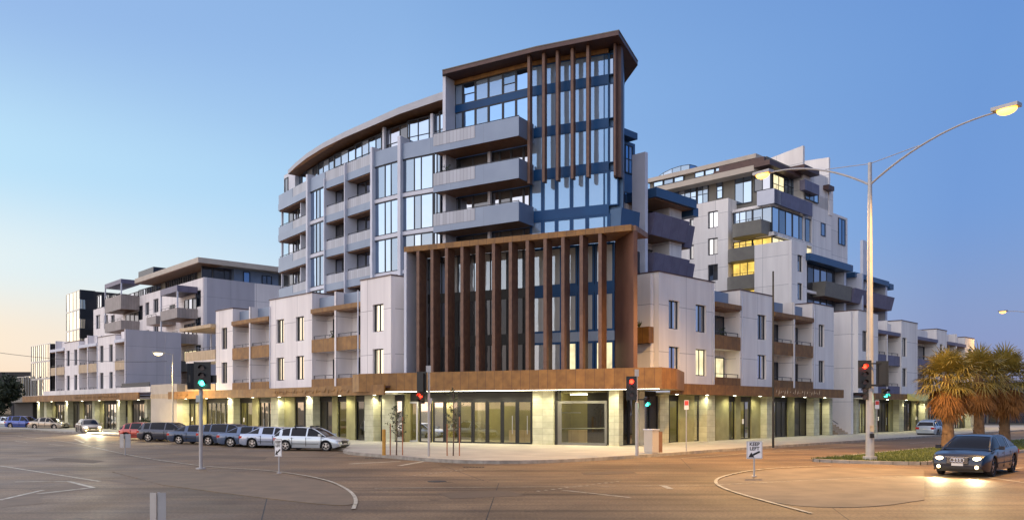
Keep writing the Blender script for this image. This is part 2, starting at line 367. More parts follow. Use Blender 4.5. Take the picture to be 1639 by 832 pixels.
def ground_floor(root, F, p0, p1, pillars, walls=(), step=1.7, d=-.7, canopy=(.9, 3.4, 4.1), lights=0, zt=3.4, power=60, pm='block', wm='oliveconc'):
    a, b = F.s_at(p0), F.s_at(p1)
    bk = MB(); bk.box(F, a, b, d-4.6, d-4.4, GZ-.1, ZS[0]-.3); bk.box(F, a+.01, b-.01, d-4.4, d-.16, zt+.02, zt+.12)
    npt = max(1, round((b-a)/5.5))
    for i in range(npt+1): x_ = a+.1+(b-a-.2)*i/npt; bk.box(F, x_-.09, x_+.09, d-4.4, d-.2, GZ-.1, zt+.02)
    bk.build('shop_interior', 'shopint', root)
    for i in range(npt):
        x_ = a+(b-a)*(i+.5)/npt; lb = MB(); lb.box(F, x_-.6, x_+.6, d-2.6, d-2.48, zt-.1, zt-.04); lo_ = lb.build('ceiling_lamp', M['lampface'], root)
        l = bpy.data.lights.new('shop_glow', 'POINT'); l.energy = random.choice((30, 80, 150)); l.color = (1, .88, .48); l.shadow_soft_size = .3; lo = bpy.data.objects.new('shop_glow', l); col.objects.link(lo); lo.parent = lo_; lo.location = F.P(x_, d-2.5, zt-.4)-Vector(ORG[root.name])
        st_ = MB(); y_ = x_+random.uniform(-1.5, .8); st_.box(F, y_, y_+random.uniform(.8, 1.6), d-3.6, d-2.9, GZ, GZ+random.uniform(.9, 2.0)); st_.build('counter', random.choice(('tan', 'dark', 'white')), root)
    cuts = []
    for q0, q1 in pillars:
        s0, s1 = F.s_at(q0, -.05), F.s_at(q1, -.05)
        pb = MB(); pb.box(F, s0, s1, d-.15, -.05, GZ-.05, zt); pb.build('pillar', pm, root); cuts.append((s0, s1))
    for q0, q1 in walls:
        s0, s1 = F.s_at(q0, d+.1), F.s_at(q1, d+.1)
        pb = MB(); pb.box(F, s0, s1, d-.15, d+.1, GZ-.05, zt); pb.build('shop_wall', wm, root); cuts.append((s0, s1))
    cuts.sort(); x = a; gaps = []
    for c0, c1 in cuts:
        if c0-x > .35: gaps.append((x, c0))
        x = max(x, c1)
    if b-x > .35: gaps.append((x, b))
    k = 0
    for g0, g1 in gaps:
        n = max(1, round((g1-g0)/step))
        for i in range(n):
            s0 = g0+(g1-g0)*i/n+.02; s1 = g0+(g1-g0)*(i+1)/n-.02; k += 1
            o = window(root, F, s0, s1, GZ, zt-.35, d=d, mull=(.5,) if s1-s0 > 1.3 else (), pane=('g_shop' if random.random() < .5 else 'g_shopdk'), frame='black', name='shop_window')
            if k % 4 == 1:
                nq = MB(); sm = s0+(s1-s0)*.3; nq.box(F, sm-.13, sm+.13, d+.012, d+.018, 1.3, 1.68); nq.build('paper_notice', 'white', o)
            if k % 3 == 0:
                h = MB(); sm = (s0+s1)/2+.12; h.tube([F.P(sm, d+.06, .85), F.P(sm, d+.06, 1.6)], .02, 6); h.build('door_handle', 'alu', o)
        l = MB(); l.box(F, g0, g1, d-.15, d+.02, zt-.348, zt); l.build('lintel', 'dark', root)
    pr, z0, z1 = canopy
    cn = MB(); cn.box(F, a, b, pr-.12, pr, z0, z1); cn.build('awning_fascia', 'rust', root)
    so_ = MB(); so_.box(F, a, b, d-.1, pr-.12, z0+.04, z0+.14); so_.build('awning_soffit', 'soffitw', root)
    rf = MB(); rf.box(F, a, b, .0, pr-.12, z1-.2, z1-.08); rf.build('awning_roof', 'roofdk', root)
    for i in range(lights):
        s = a+(b-a)*(i+.5)/lights; downlight(root, F.P(s, .1, z0+.035), power)
# ---- left terrace (near)
o = LF.P(LF.s_at(440), 0); tL = thing('terrace_building', 'white terrace with brown balconies left of the corner tower, behind the parked cars', 'building', (o.x, o.y, 0))
podium(tL, LF, [('block', 583, 632, [(597, 614)], .25, .3), ('log', 500, 583, [539]), ('block', 432, 500, [(443, 455), (474, 487)], .1), ('log', 373, 432, [402]), ('block', 346, 373, [(355, 364)])], 'sunlit_white', pane='g_warm')
ground_floor(tL, LF, 284, 632, [(284, 293), (365, 374), (434, 446), (490, 501), (584, 598)], [(318, 330), (404, 414), (455, 472), (532, 540), (555, 569)], lights=8, power=85)
eb = MB(); a, b = LF.s_at(299), LF.s_at(346)
eb.box(LF, a, b, -2.6, .05, 7.05-.25, 7.05); eb.box(LF, a+1, b, -6, -2.6, 3.95, 10); eb.build('balcony_slab', 'sunlit_white', tL)
for z in (7.05, 3.95):
    q = MB(); q.box(LF, a, b, -.02, .1, z-.05, z+.8); q.box(LF, a-.1, a, -2.6, .1, z-.05, z+.8); q = q.build('balustrade', 'tan', tL); rail(q, LF, a, b, 0, z+.8, z+1.1)
    window(tL, LF, b-2.6, b-.2, z+.1, z+2.4, d=-2.5, mull=(.5,), pane='litpale')
q = MB(); q.box(LF, a-.4, b, -3, .5, 9.85, 10.15); q.build('balcony_roof', 'tan', tL)
q = MB(); q.box(LF, a, a+.12, -2.5, -2.38, 7.05, 9.85); q.build('post', 'fin', tL)
# pale service wall between the two left terraces
q = MB(); q.box(LF, LF.s_at(242, .5), LF.s_at(284, .5)-.03, -5, .5, .1, 4.9); q.box(LF, LF.s_at(242, .5)-.03, LF.s_at(284, .5)-.02, -.2, .53, 3.5, 3.95, 1)
tag(q.build('boundary_wall', ['sand', 'tan'], None, loc=tuple(LF.P(LF.s_at(262), 0))), 'pale plain service wall filling the gap between the two left terraces behind the parked cars', 'wall')
# ---- left terrace (far)
o = LF.P(LF.s_at(140), 0); tF = thing('terrace_building', 'far left white terrace with tan balcony fronts and a glazed street corner', 'building', (o.x, o.y, 0))
podium(tF, LF, [('log', 185, 201, [], 2), ('block', 156, 185, [(160, 166), (175, 181)], -.3), ('log', 127, 156, [142], 2), ('block', 104, 127, [(107, 112), (119, 124)], -.3), ('log', 82, 104, [91], 2)], 'sunlit_white', ztop=11.0, balu='tan', beam='fin', pane='g_pod')
a, b = LF.s_at(201), LF.s_at(205)
q = MB(); a = LF.s_at(201); q.box(LF, a, a+.35, -4.2, .1, 3.95, 11.1); q.build('side_wall', 'grey', tF)
q = MB(); q.box(LF, LF.s_at(78), LF.s_at(241, .6), -.3, .6, 4.18, 4.75); q.build('upstand_band', 'white', tF)
q = MB(); q.box(LF, LF.s_at(201)+.4, LF.s_at(247, -4.2), -6, -4.2, 3.95, 11.1); q.build('side_wall', 'grey', tF)
q = MB(); q.box(LF, LF.s_at(201)+.4, LF.s_at(241, .5)-.1, .48, .54, 4.75, 5.2); q.build('handrail', 'darkmetal', tF)
ground_floor(tF, LF, 52, 241, [(60, 64), (71, 75), (104, 109), (148, 152), (187, 192), (232, 236)], [(84, 88), (128, 134), (160, 166), (205, 211)], lights=7, power=110, canopy=(1.2, 3.4, 4.17))
a, b = LF.s_at(50), LF.s_at(80)
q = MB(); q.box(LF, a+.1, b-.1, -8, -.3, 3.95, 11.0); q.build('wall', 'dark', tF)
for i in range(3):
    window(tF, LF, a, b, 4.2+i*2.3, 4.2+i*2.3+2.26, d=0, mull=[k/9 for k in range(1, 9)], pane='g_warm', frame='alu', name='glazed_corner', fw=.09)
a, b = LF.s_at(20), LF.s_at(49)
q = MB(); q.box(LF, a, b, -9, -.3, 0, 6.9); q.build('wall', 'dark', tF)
window(tF, LF, a, b, 4.2, 7.0, d=0, mull=[k/8 for k in range(1, 8)], pane='g_warm', frame='alu', name='glazed_corner')
q = MB(); q.box(LF, a, b+1, -.2, 1.1, 3.4, 4.1); q.build('awning_fascia', 'olive', tF)
# ---- right terrace (near)
o = RF.P(RF.s_at(1190), 0); tR = thing('terrace_building', 'white terrace with brown balconies right of the corner tower, behind the thin dark pole', 'building', (o.x, o.y, 0))
podium(tR, RF, [('block', 1055, 1144, [(1071, 1088), (1114, 1131)], .15), ('log', 1144, 1185, []), ('block', 1185, 1238, [(1213, 1227)], 0, .0), ('log', 1238, 1301, [1270]), ('block', 1301, 1335, [(1311, 1320)], .1)], 'white', lit={(1114, 0), (1144, 0, 0)})
ground_floor(tR, RF, 1056, 1334, [(1057, 1071), (1132, 1145), (1228, 1238), (1303, 1312), (1328, 1333)], [(1088, 1112), (1146, 1167), (1178, 1186), (1203, 1220), (1262, 1272)], lights=7, power=75, canopy=(.95, 3.4, 4.12))
q = MB(); q.box(RF, -.35, 0, -2.6, -.36, 3.95, 11.3); q.build('side_wall', 'white', tR)
SD = Fac(tuple(RF.P(-.36, 0).xy), (-RF.n.x, -RF.n.y)); SD = Fac(tuple(RF.P(-.36, 0).xy), (RF.n.x, RF.n.y))
q = MB(); q.box(RF, -.9, -.36, -2.2, -.1, 6.75, 7.8); q = q.build('balustrade', 'rust', tR)
q = MB()
for i in range(60):
    c0 = RF.P(-.6, -1.1, 7.8); an = random.uniform(0, 6.28); h = random.uniform(.25, .6)
    e = c0+Vector((math.cos(an)*h*.7, math.sin(an)*h*.7, h)); sdw = Vector((-math.sin(an), math.cos(an), 0))*.02
    q.face([c0-sdw, c0+sdw, e])
M['leafdk'] = mat('dark_leaf', (.045, .07, .02), .6)
M['stem'] = mat('bark', (.13, .09, .06), .9, noise=(.08, .055, .04), nscale=8)
tag(q.build('potted_plant', 'leafdk', None, loc=tuple(RF.P(-.6, -1.1, 7.8)), recalc=False), 'spiky green plant on the small brown balcony beside the timber blades', 'plant')
# ---- right terrace (far)
o = RF.P(RF.s_at(1450), 0); tG = thing('terrace_building', 'far right white terrace behind the palms, with an open stair at its near end', 'building', (o.x, o.y, 0))
podium(tG, RF, [('block', 1368, 1400, [(1381, 1389)], .2, .35), ('log', 1400, 1440, [1419], 2), ('block', 1440, 1466, [(1445, 1452)], .1, .2), ('log', 1467, 1500, [], 2), ('block', 1500, 1516, [(1505, 1510)], 0), ('log', 1516, 1545, [1530], 2), ('block', 1545, 1560, [(1551, 1556)], -.3)], 'white', balu='purple', beam='purple')
s4 = RF.s_at(1368)
q = MB(); q.box(RF, s4-.5, s4, -7, -.1, .1, 11.4); q.box(RF, s4-3, s4-.5, -7, -3.2, .1, 11.2); q.build('side_wall', 'white', tG)
st = MB()
for i in range(9): st.box(RF, s4-2.6, s4-.52, -3.1+0*i, -.4-.27*i, GZ+.17*i, GZ+.17*(i+1))
st.build('stair', 'tan', tG)
q = MB(); q.tube([RF.P(s4-2.6, -.4, 1.1), RF.P(s4-2.6, -2.9, 2.7)], .03, 6); q.build('handrail', 'darkmetal', tG)
ground_floor(tG, RF, 1369, 1560, [(1371, 1375), (1400, 1404), (1440, 1447), (1481, 1486), (1522, 1526), (1554, 1559)], [(1388, 1394), (1424, 1430), (1460, 1466), (1502, 1508)], lights=7, power=110, canopy=(1.8, 3.35, 3.9))
q = MB(); a, b = RF.s_at(1422), RF.s_at(1502); 
for i in range(1):
    P = RF.P
    q.face([P(a, 2.9, 3.3), P(b, 2.9, 3.3), P(b, 1.82, 3.95), P(a, 1.82, 3.95)]); q.face([P(a, 2.9, 3.22), P(b, 2.9, 3.22), P(b, 1.82, 3.3), P(a, 1.82, 3.3)]); q.face([P(a, 2.9, 3.22), P(a, 2.9, 3.3), P(a, 1.82, 3.95), P(a, 1.82, 3.3)]); q.face([P(b, 2.9, 3.22), P(b, 2.9, 3.3), P(b, 1.82, 3.95), P(b, 1.82, 3.3)]); q.face([P(a, 2.9, 3.22), P(b, 2.9, 3.22), P(b, 2.9, 3.3), P(a, 2.9, 3.3)])
M['awn'] = mat('lamplit_green_awning', (.50, .46, .14), .6)  # green awning, its colour raised to yellow for lamplight from below
q.build('sloping_awning', 'awn', tG)
# ------------------------------------------------------------------ corner tower
tT = thing('corner_tower', 'tallest corner building with brown timber blades, blue glass and a curved wing', 'building', (0, 60, 0))
# -- splayed shopfront
ns = CF.s_at
g = MB()
for c0, c1 in ((600, 853), (886, 893), (972, 975)): g.box(CF, ns(c0, -1.3), ns(c1, -1.3), -1.9, -1.36, 2.98, 3.62)
g.build('lintel', 'dark', tT)
a0, a1 = ns(583), ns(1022)
q = MB(); q.box(CF, a0-1, a1-2.0, -6.9, -6.7, GZ-.1, 3.6); q.box(CF, a0-.9, a1-2.1, -6.7, -1.91, 3.5, 3.6)
for f_ in (ns(600, -2), ns(671, -2), ns(870, -2), ns(985, -2)): q.box(CF, f_-.1, f_+.1, -6.7, -1.95, GZ-.1, 3.5)
q.build('shop_interior', 'shopint', tT)
for f_ in (635, 720, 790, 930):
    x_ = ns(f_, -4); lb = MB(); lb.box(CF, x_-.8, x_+.8, -4.3, -4.15, 3.38, 3.44); lo_ = lb.build('ceiling_lamp', M['lampface'], tT)
    l = bpy.data.lights.new('shop_glow', 'POINT'); l.energy = {635: 130, 720: 150, 790: 110, 930: 90}[f_]; l.color = (1, .88, .5); l.shadow_soft_size = .3; lo = bpy.data.objects.new('shop_glow', l); col.objects.link(lo); lo.parent = lo_; lo.location = CF.P(x_, -4.2, 3.0)-Vector(ORG[tT.name])
for x_, w_, h_ in ((700, 1.2, 1.1), (765, .25, 2.9), (815, 1.8, .95), (910, 2.2, 1.0), (955, .4, 2.4)):
    q = MB(); s_ = ns(x_, -5); q.box(CF, s_, s_+w_, -5.6, -5.0, GZ, h_); q.build('counter', 'tan' if w_ > 1 else 'concrete', tT)
q = MB(); q.tube([CF.P(ns(893, -3), -3, 1.15), CF.P(ns(968, -3), -3, 1.2)], .04, 6); q.tube([CF.P(ns(895, -3.2), -3.2, 2.2), CF.P(ns(930, -3.2), -3.2, 2.2)], .04, 6); q.build('shelf_rail', 'alu', tT)
for c0, c1, dd in ((853, 886, -1.05), (975, 991, -1.05), (612, 632, -.9)):
    q = MB(); q.box(CF, ns(c0, dd), ns(c1, dd), -1.9, dd, GZ-.05, 3.62); q.build('pillar', 'block', tT)
window(tT, CF, ns(638, -1.3), ns(669, -1.3), GZ, 2.95, d=-1.3, mull=(.5,), pane='g_shop', frame='alu', fw=.12, name='entrance_door')
window(tT, CF, ns(672, -1.3), ns(691, -1.3), GZ, 2.98, d=-1.3, pane='g_shop', frame='black', name='shop_window')
xs = [693, 712, 735, 757, 780, 804, 828, 852]
for i in range(7): 
    o = window(tT, CF, ns(xs[i], -1.3)+.02, ns(xs[i+1], -1.3)-.02, GZ, 2.98, d=-1.3, pane='g_shop', frame='black', name='shop_window', fw=.10)
    if i in (5, 6): h = MB(); s = ns(xs[i+1], -1.3)-.3; h.tube([CF.P(s, -1.22, .8), CF.P(s, -1.22, 2.0)], .022, 6); h.build('door_handle', 'alu', o)
window(tT, CF, ns(893, -1.3), ns(972, -1.3), GZ, 2.95, d=-1.3, mull=(.06,), pane='g_shop', frame='olive', fw=.16, name='shop_window')
q = MB(); q.box(CF, ns(886, -1.3), ns(893, -1.3)-.01, -1.9, -1.3, GZ, 2.97); q.build('door_jamb', 'dark', tT)
# recess under the canopy at the right
RC = Fac(tuple(CF.P(ns(991, -2.4), -2.4).xy), (RF.O-CF.P(ns(991, -2.4), -2.4).xy))
e = (RF.O-RC.O).length
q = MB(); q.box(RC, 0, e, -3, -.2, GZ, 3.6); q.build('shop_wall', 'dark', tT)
for i in range(4): window(tT, RC, e*i/4+.03, e*(i+1)/4-.03, GZ, 3.3, d=0, pane='g_shopdk' if i % 2 else 'g_shop', frame='black', name='shop_window')
for f_ in (.5,):
    q = MB(); q.box(RC, e*f_-.22, e*f_+.22, .02, .3, GZ, 3.6); q.build('pillar', 'concrete', tT)
# left recess joins
LC = Fac(tuple(LF.P(LF.s_at(600, -.7), -.7).xy), tuple((CF.P(ns(612, -1.2), -1.2).xy-LF.P(LF.s_at(600, -.7), -.7).xy)))
# -- canopy
def off(F, px, d): p = F.P(F.s_at(px, d), d); return (p.x, p.y)
cp = [off(CF, 575, .3), off(CF, 1060, .3), (9.95, 50.6), tuple(RF.P(1.6, .97).xy), tuple(RF.P(1.2, -2).xy), off(CF, 1000, -2.4), off(CF, 640, -2.4), tuple(LF.P(LF.s_at(583), -1).xy), tuple(LF.P(LF.s_at(583), .98).xy)]
q = MB()
n = len(cp)
def ring(mb, pts, t, z0, z1, idx):
    for i in idx:
        a, b = Vector(pts[i]), Vector(pts[(i+1) % len(pts)]); F = Fac(tuple(a), tuple(b-a)); mb.box(F, 0, (b-a).length, -t, 0, z0, z1)
ring(q, cp, .14, 3.62, 4.88, (0,)); ring(q, cp, .14, 3.621, 4.87, (1, 2)); 
a, b = Vector(cp[8]), Vector(cp[0]); F8 = Fac(tuple(a), tuple(b-a)); q.box(F8, 0, (b-a).length-.01, -.14, 0, 3.622, 4.86)
q.build('canopy_fascia', 'rust', tT)
q = MB(); cen = Vector((0, 56)); cpi = [tuple(Vector(p)+(cen-Vector(p)).normalized()*.16) for p in cp]
q.prism(cpi, 3.66, 3.74); q.build('canopy_soffit', 'soffitw', tT)
q = MB(); q.prism(cpi, 4.55, 4.62); q.build('canopy_roof', 'roofdk', tT)
q = MB(); q.box(CF, ns(600, .1), ns(1056, .1), .08, .12, 3.60, 3.655); q.build('light_strip', M['lampface'], tT)
for px in (625, 668, 712, 756, 800, 845, 890, 935, 985, 1035): downlight(tT, CF.P(ns(px, -.35), -.35, 3.655), 75)
# -- blade screen
ZB = 13.1
q = MB(); q.box(CF, ns(647), ns(1011), -.25, 0, ZB, 13.46)
q.build('screen_beam', 'rust', tT)
q = MB(); bk0, bk1 = CF.P(ns(647), -2.8), CF.P(ns(1011), -.26)
q.prism([tuple(CF.P(ns(647), -.252).xy), tuple(CF.P(ns(1016), -.252).xy), tuple(CF.P(ns(1016), -2.8).xy), tuple(CF.P(ns(647), -2.8).xy)], 13.12, 13.44); q.build('screen_soffit', 'soffit', tT)
for px in (669, 691.5, 714.6, 739.5, 764, 790, 817, 844, 872.5, 901, 930.5, 960.5):
    q = MB(); s = ns(px); q.box(CF, s-.11, s+.11, -.95, -.02, 4.6, ZB); q.build('timber_blade', 'rustdk', tT)
q = MB(); q.box(CF, ns(647), ns(647)+.2, -2.8, 0, 4.6, ZB); q.build('screen_side_wall', 'fin', tT)
pa, pb = CF.P(ns(985, -2.7), -2.7).xy, CF.P(ns(1014.5, -.1), -.1).xy; PF = Fac(tuple(pa), tuple(pb-pa))
M['rustpanel'] = mat('brown_side_panel', (.155, .072, .045), .6, 0, noise=(.11, .05, .032), nscale=.8, build=uv_panels(1.2, 3.1, (.12, .05, .03), .02, .12))
q = MB(); q.box(PF, 0, (pb-pa).length, -.25, 0, 4.6, ZB); q.build('screen_side_wall', 'rustpanel', tT)
q = MB(); cg = [tuple(CF.P(ns(655, -2.95), -2.95).xy), tuple(CF.P(ns(985, -2.95), -2.95).xy), (8.7, 57), (8, 66), (-8, 68)]
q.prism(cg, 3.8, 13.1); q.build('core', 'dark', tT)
vx = [667, 694, 720, 746, 772, 798, 824, 850, 875, 900, 925, 952, 984]
rows = [(4.6, 6.83), (7.45, 9.95), (10.5, 13.1)]
for r, (z0, z1) in enumerate(rows):
    for i in range(len(vx)-1):
        a, b = ns(vx[i], -2.8), ns(vx[i+1], -2.8)
        window(tT, CF, a+.02, b-.02, z0, z1, d=-2.8, pane=('g_black' if i < 7 and r < 2 else 'litpale' if (i >= 8 and r == 0 and i % 2) else 'g_blind'), frame='black' if i < 7 else 'blue', fw=.06 if i < 7 else .14, mull=(.5,) if i < 7 else ())  # left bays: darkness behind the blades put into glass and frame colour
for z0, z1 in ((6.83, 7.45), (9.95, 10.5)):
    q = MB(); q.box(CF, ns(850, -2.8), ns(984, -2.8), -2.9, -2.78, z0, z1); q.build('spandrel_panel', 'blue' if z0 > 9 else 'steel', tT)
    q = MB(); q.box(CF, ns(667, -2.8), ns(850, -2.8)-.01, -2.9, -2.78, z0, z1); q.build('spandrel_panel', 'black', tT)  # black here paints in the darkness behind the left blades
# -- tower shaft
core = [TL.P(TL.s_at(712), -.3), TL.P(TL.s_at(848)-.1, -.3), TR.P(TR.s_at(996), -.3)]
r_end = TR.P(TR.s_at(996), -.3)
core = [(p.x, p.y) for p in core]+[(r_end.x+.7, r_end.y+4.5), (r_end.x+1.2, r_end.y+14), (-3, 80)]
q = MB(); q.prism(core, 13, 28.05); q.build('core', 'bluepan', tT)
sp = [13.5, 16.6, 19.7, 22.8, 25.9]
tx = [849, 869, 891, 915, 940, 975]
for z0, z1 in ((19.95, 22.5), (23.1, 25.6), (26.2, 27.7)): window(tT, TR, TR.s_at(975)+.02, TR.s_at(983), z0, z1, d=.02, pane='g_sky', frame='blue', fw=.06)
for k, z in enumerate(sp):
    z0 = z+.3; z1 = (sp[k+1]-.3) if k < 4 else 27.75
    for i in range(5):
        a, b = TR.s_at(tx[i]), TR.s_at(tx[i+1])
        window(tT, TR, a+.005, b-.005, z0, z1, d=0, pane='g_tower', frame='blue', fw=.13 if z < 18 else .07, mull=(.78,) if i == 4 else ())
    q = MB(); q.box(TR, TR.s_at(849), TR.s_at(975), -.1, .02, z-.3, z+.3); q.build('spandrel_panel', 'blue', tT)
    if z < 18: window(tT, TR, TR.s_at(975)+.01, TR.s_at(990), z0, z1, d=0, pane='g_tower', frame='blue', fw=.08)
q = MB(); q.box(TR, TR.s_at(984), TR.s_at(996), -.25, .2, 18.8, 28.08); q.build('corner_panel', 'roofdk', tT)
q = MB(); q.box(TR, TR.s_at(987), TR.s_at(990), .2, .7, 18.8, 28.08); q.build('timber_blade', 'rustdk', tT)
for px in (846, 869.5, 891.5, 915.5, 940.5):
    q = MB(); s = TR.s_at(px, 1.2); q.box(TR, s-.1, s+.1, .62, 1.12, 18.8, 28.08); q.build('timber_blade', 'rustdk', tT)
q = MB(); q.box(TR, TR.s_at(850), TR.s_at(975), -.1, .1, 27.76, 28.08); q.box(TL, TL.s_at(728), TL.s_at(848)-.02, -.1, .1, 27.76, 28.08); q.build('fascia_trim', 'rust', tT)
lx = [728, 741, 761, 782, 805, 826, 848]
for z0, z1 in ((22.6, 25.6), (26.15, 27.75)):
    for i in range(6):
        window(tT, TL, TL.s_at(lx[i])+.01, TL.s_at(lx[i+1])-.01, z0, z1, d=0, pane='g_tower', frame='darkmetal', trans=(.45,) if i in (1, 4) else ())
q = MB(); q.box(TL, TL.s_at(728), TL.s_at(848), -.1, .02, 25.6, 26.15); q.build('spandrel_panel', 'blue', tT)
# grey end wall
q = MB(); s = TL.s_at(709, 1.25); q.box(TL, s, s+.28, -.3, 1.25, 12.5, 28.08); q.build('side_wall', 'fin', tT)
# recess behind the balconies
for z0, z1 in ((13.3, 15.9), (16.2, 18.95), (19.3, 22.0)):
    cuts = [716, 735, 757, 783, 800, 818, 838, 848]
    for i in range(len(cuts)-1):
        window(tT, TL, TL.s_at(cuts[i], -.1)+.01, TL.s_at(cuts[i+1], -.1)-.01, z0, z1, d=-.1, pane='g_wood', frame='darkmetal')
    q = MB(); s = TL.s_at(783, .2); q.box(TL, s-.12, s+.12, -.05, .2, z0, z1+.3); q.build('post', 'fin', tT)
for zb, zt in ((22.0, 23.4), (18.97, 20.4), (15.9, 17.3)):
    a, m_, b = TB.s_at(694), TB.s_at(761), TB.s_at(831)
    bal = MB(); bal.box(TB, a, m_, -.08, 0, zb, zb+.5); bal.box(TB, m_, b, -.08, 0, zb, zt); bal.box(TB, b-.08, b, -2.1, -.08, zb, zt); bal.box(TB, a, a+.08, -2.1, -.08, zb, zt-.1)
    bo = bal.build('balcony', 'steel', tT)
    q = MB(); q.box(TB, a+.02, m_-.01, -.06, .02, zb+.5, zt); q.build('balustrade', 'ribbed', bo)
    q = MB(); q.box(TB, a+.08, b-.08, -2.1, -.08, zb, zb+.2); q.build('balcony_soffit', 'soffit', bo)
    rail(bo, TB, a+.1, b-.1, -.2, zt-.1, zt+.14, 1.5)
# -- tower roof
rp = [(-5.35, 64.3), (1.75, 60.1), (7.32, 57.5), (9.4, 62.6), (8.9, 66), (9.6, 76), (-3, 82), (-5.6, 70)]
q = MB(); q.prism(rp, 28.1, 28.38); 
q.build('roof', 'roofdk', tT)
q = MB(); q.prism([(p[0]*1.004, p[1]*.9995) for p in rp[:3]]+[(9.43, 62.6), (9.2, 62.7), (7.2, 57.9), (1.8, 60.5), (-5.2, 64.7)], 28.384, 28.45); q.build('gutter', 'olive', tT)
# -- curved wing
PT = {}
tb = [(706, 65.9), (694, 66.3), (643, 68), (599, 70.2), (556, 73.3), (522, 75.9), (496, 78.3), (470, 81.4), (447, 84.3)]
for px, Y in tb: PT[px] = Vector(((px-CX)/FX*Y, Y))
def seg(p0, p1): return Fac(tuple(PT[p0]), tuple(PT[p1]-PT[p0])), (PT[p1]-PT[p0]).length
FL = [9.95, 13.05, 16.15, 19.25]
for p0, p1, kind in ((643, 694, 'g'), (694, 706, 'g'), (599, 643, 'g'), (556, 599, 'l'), (522, 556, 'l'), (496, 522, 'g'), (470, 496, 'e'), (447, 470, 'e')):
    F, ln = seg(p0, p1)
    if kind == 'g':
        for z in FL:
            q = MB(); q.box(F, 0, ln, -.2, .06, z+.35, z+.65); q.build('floor_band', 'fin', tT)
            narrow = ln < 3
            window(tT, F, .02, ln-.02, z+.66, z+3.1+.34 if z < 19 else 22.64, d=0, mull=(.4, .62) if not narrow else (.45,), pane='g_sky', fw=.08, trans=(.28,) if narrow and ln > 1 else ())
        q = MB(); q.box(F, 0, ln, -.25, .08, 22.65, 23.9); q.build('parapet_panel', 'steel', tT)
    else:
        for z in FL+[22.35]:
            q = MB(); q.box(F, 0, ln, -1.1, .08, z, z+.65); q.build('floor_band', 'steel', tT)
            q = MB(); r0 = .04; q.box(F, r0, ln-.04, -.02, .05, z+.652, z+1.42+(.12 if z > 22 else 0)); bo = q.build('balustrade', 'ribbed' if p0 != 447 else 'steel', tT)
            rail(bo, F, .1, ln-.1, -.08, z+1.3, z+1.6)
            if z < 22:
                q = MB(); q.box(F, 0, ln, -1.08, -.05, z+3.02, z+3.1); q.build('balcony_soffit', 'soffit', tT)
                nw = max(2, round(ln/1.3))
                for i in range(nw):
                    window(tT, F, ln*i/nw+.02, ln*(i+1)/nw-.02, z+.66, z+3.0, d=-.98, pane='g_wood', name='balcony_door')
    # penthouse glazing set back
    e0, e1 = {706: .6}.get(p1, 0), 0
    n_ = max(1, round(ln/1.15)); zt = 26.3 - .9*(706-p0)/260
    window(tT, F, -.1, ln+.02, 23.0, zt, d=-.85, mull=[i/n_ for i in range(1, n_)], trans=(.55,), pane='g_sky' if p0 != 599 else 'g_wood', frame='darkmetal')
for px, zt, wd, pj in ((643, 24.5, .15, .32), (599, 24.3, .13, .3), (556, 23.9, .05, .28), (496, 24.3, .15, .3), (522, 23.3, .05, .2)):
    i = [p for p, _ in tb].index(px); F, ln = seg(px, tb[i-1][0])
    q = MB(); q.box(F, -wd, wd, -1.1, pj, 9, zt); q.build('vertical_fin', 'fin', tT)
F, ln = seg(470, 496); q = MB(); 
for z in FL: q.box(F, 1.2, 1.35, -1.5, -.2, z+.65, z+3.02)
F, ln = seg(447, 470)
for z in FL: q.box(F, .1, .22, -.4, -.2, z+.65, z+3.02)
q.build('post', 'fin', tT)
poly = [tuple(PT[p]) for p, _ in tb]
def offs(pts, d):
    o_ = []
    for i, p in enumerate(pts):
        a = Vector(pts[max(i-1, 0)]); b = Vector(pts[min(i+1, len(pts)-1)]); t = (b-a).normalized(); nn = Vector((-t.y, t.x)); nn = nn if nn.dot(-Vector(p)) > 0 else -nn
        q_ = Vector(p)+nn*d; o_.append((q_.x, q_.y))
    return o_
q = MB(); inn = offs(poly, -1.15); q.prism(inn+[(inn[-1][0]+9, inn[-1][1]+9), (4, 84)], 3.9, 23.0); q.build('core', 'steel', tT)
inn2 = offs(poly, -1.05); q = MB(); q.prism(inn2+[(inn[-1][0]+9, inn[-1][1]+9), (4, 84)], 23.0, [26.2-.9*max(0, i)/8 for i in range(9)]+[25.2, 26.2]); q.build('penthouse_wall', 'dark', tT)
# eave
ev = [(718, 65.4), (706, 65.9), (643, 68), (599, 70.2), (556, 73.3), (522, 75.9), (496, 78.3), (478, 80.3), (466, 81.8)]
evp = [((px-CX)/FX*Y, Y) for px, Y in ev]
fo = offs(evp, .30)
def eave_z(p):
    px = CX+FX*p[0]/p[1]; T = [(460, 274), (478, 256), (496, 242), (522, 226), (556, 209), (599, 190), (643, 170), (706, 148), (720, 143)]
    for (a, ya), (b_, yb_) in zip(T, T[1:]):
        if px <= b_: break
    y = ya+(yb_-ya)*(px-a)/(b_-a); return EYE+(HY-y)*p[1]/FX
zt = [eave_z(p) for p in fo]
bi = offs(evp, -5); m_ = MB()
m_.prism(fo+bi[::-1], [z-.5-.3*i_/7 if 0 else z-.62+.25*i_/8 for i_, z in enumerate(zt)]+[z-.5 for z in zt[::-1]], zt+[z+.3 for z in zt[::-1]], 0, 0, 1); m_.build('roof', ['eave', 'soffit'], tT)
F, ln = seg(447, 470)
q = MB(); q.box(F, .05, F.s_at(465), -4, -.5, 23.0, 26.0); q.build('penthouse_wall', 'fin', tT)
window(tT, F, .3, 1.2, 23.4, 25.6, d=-.42, pane='g_dark')
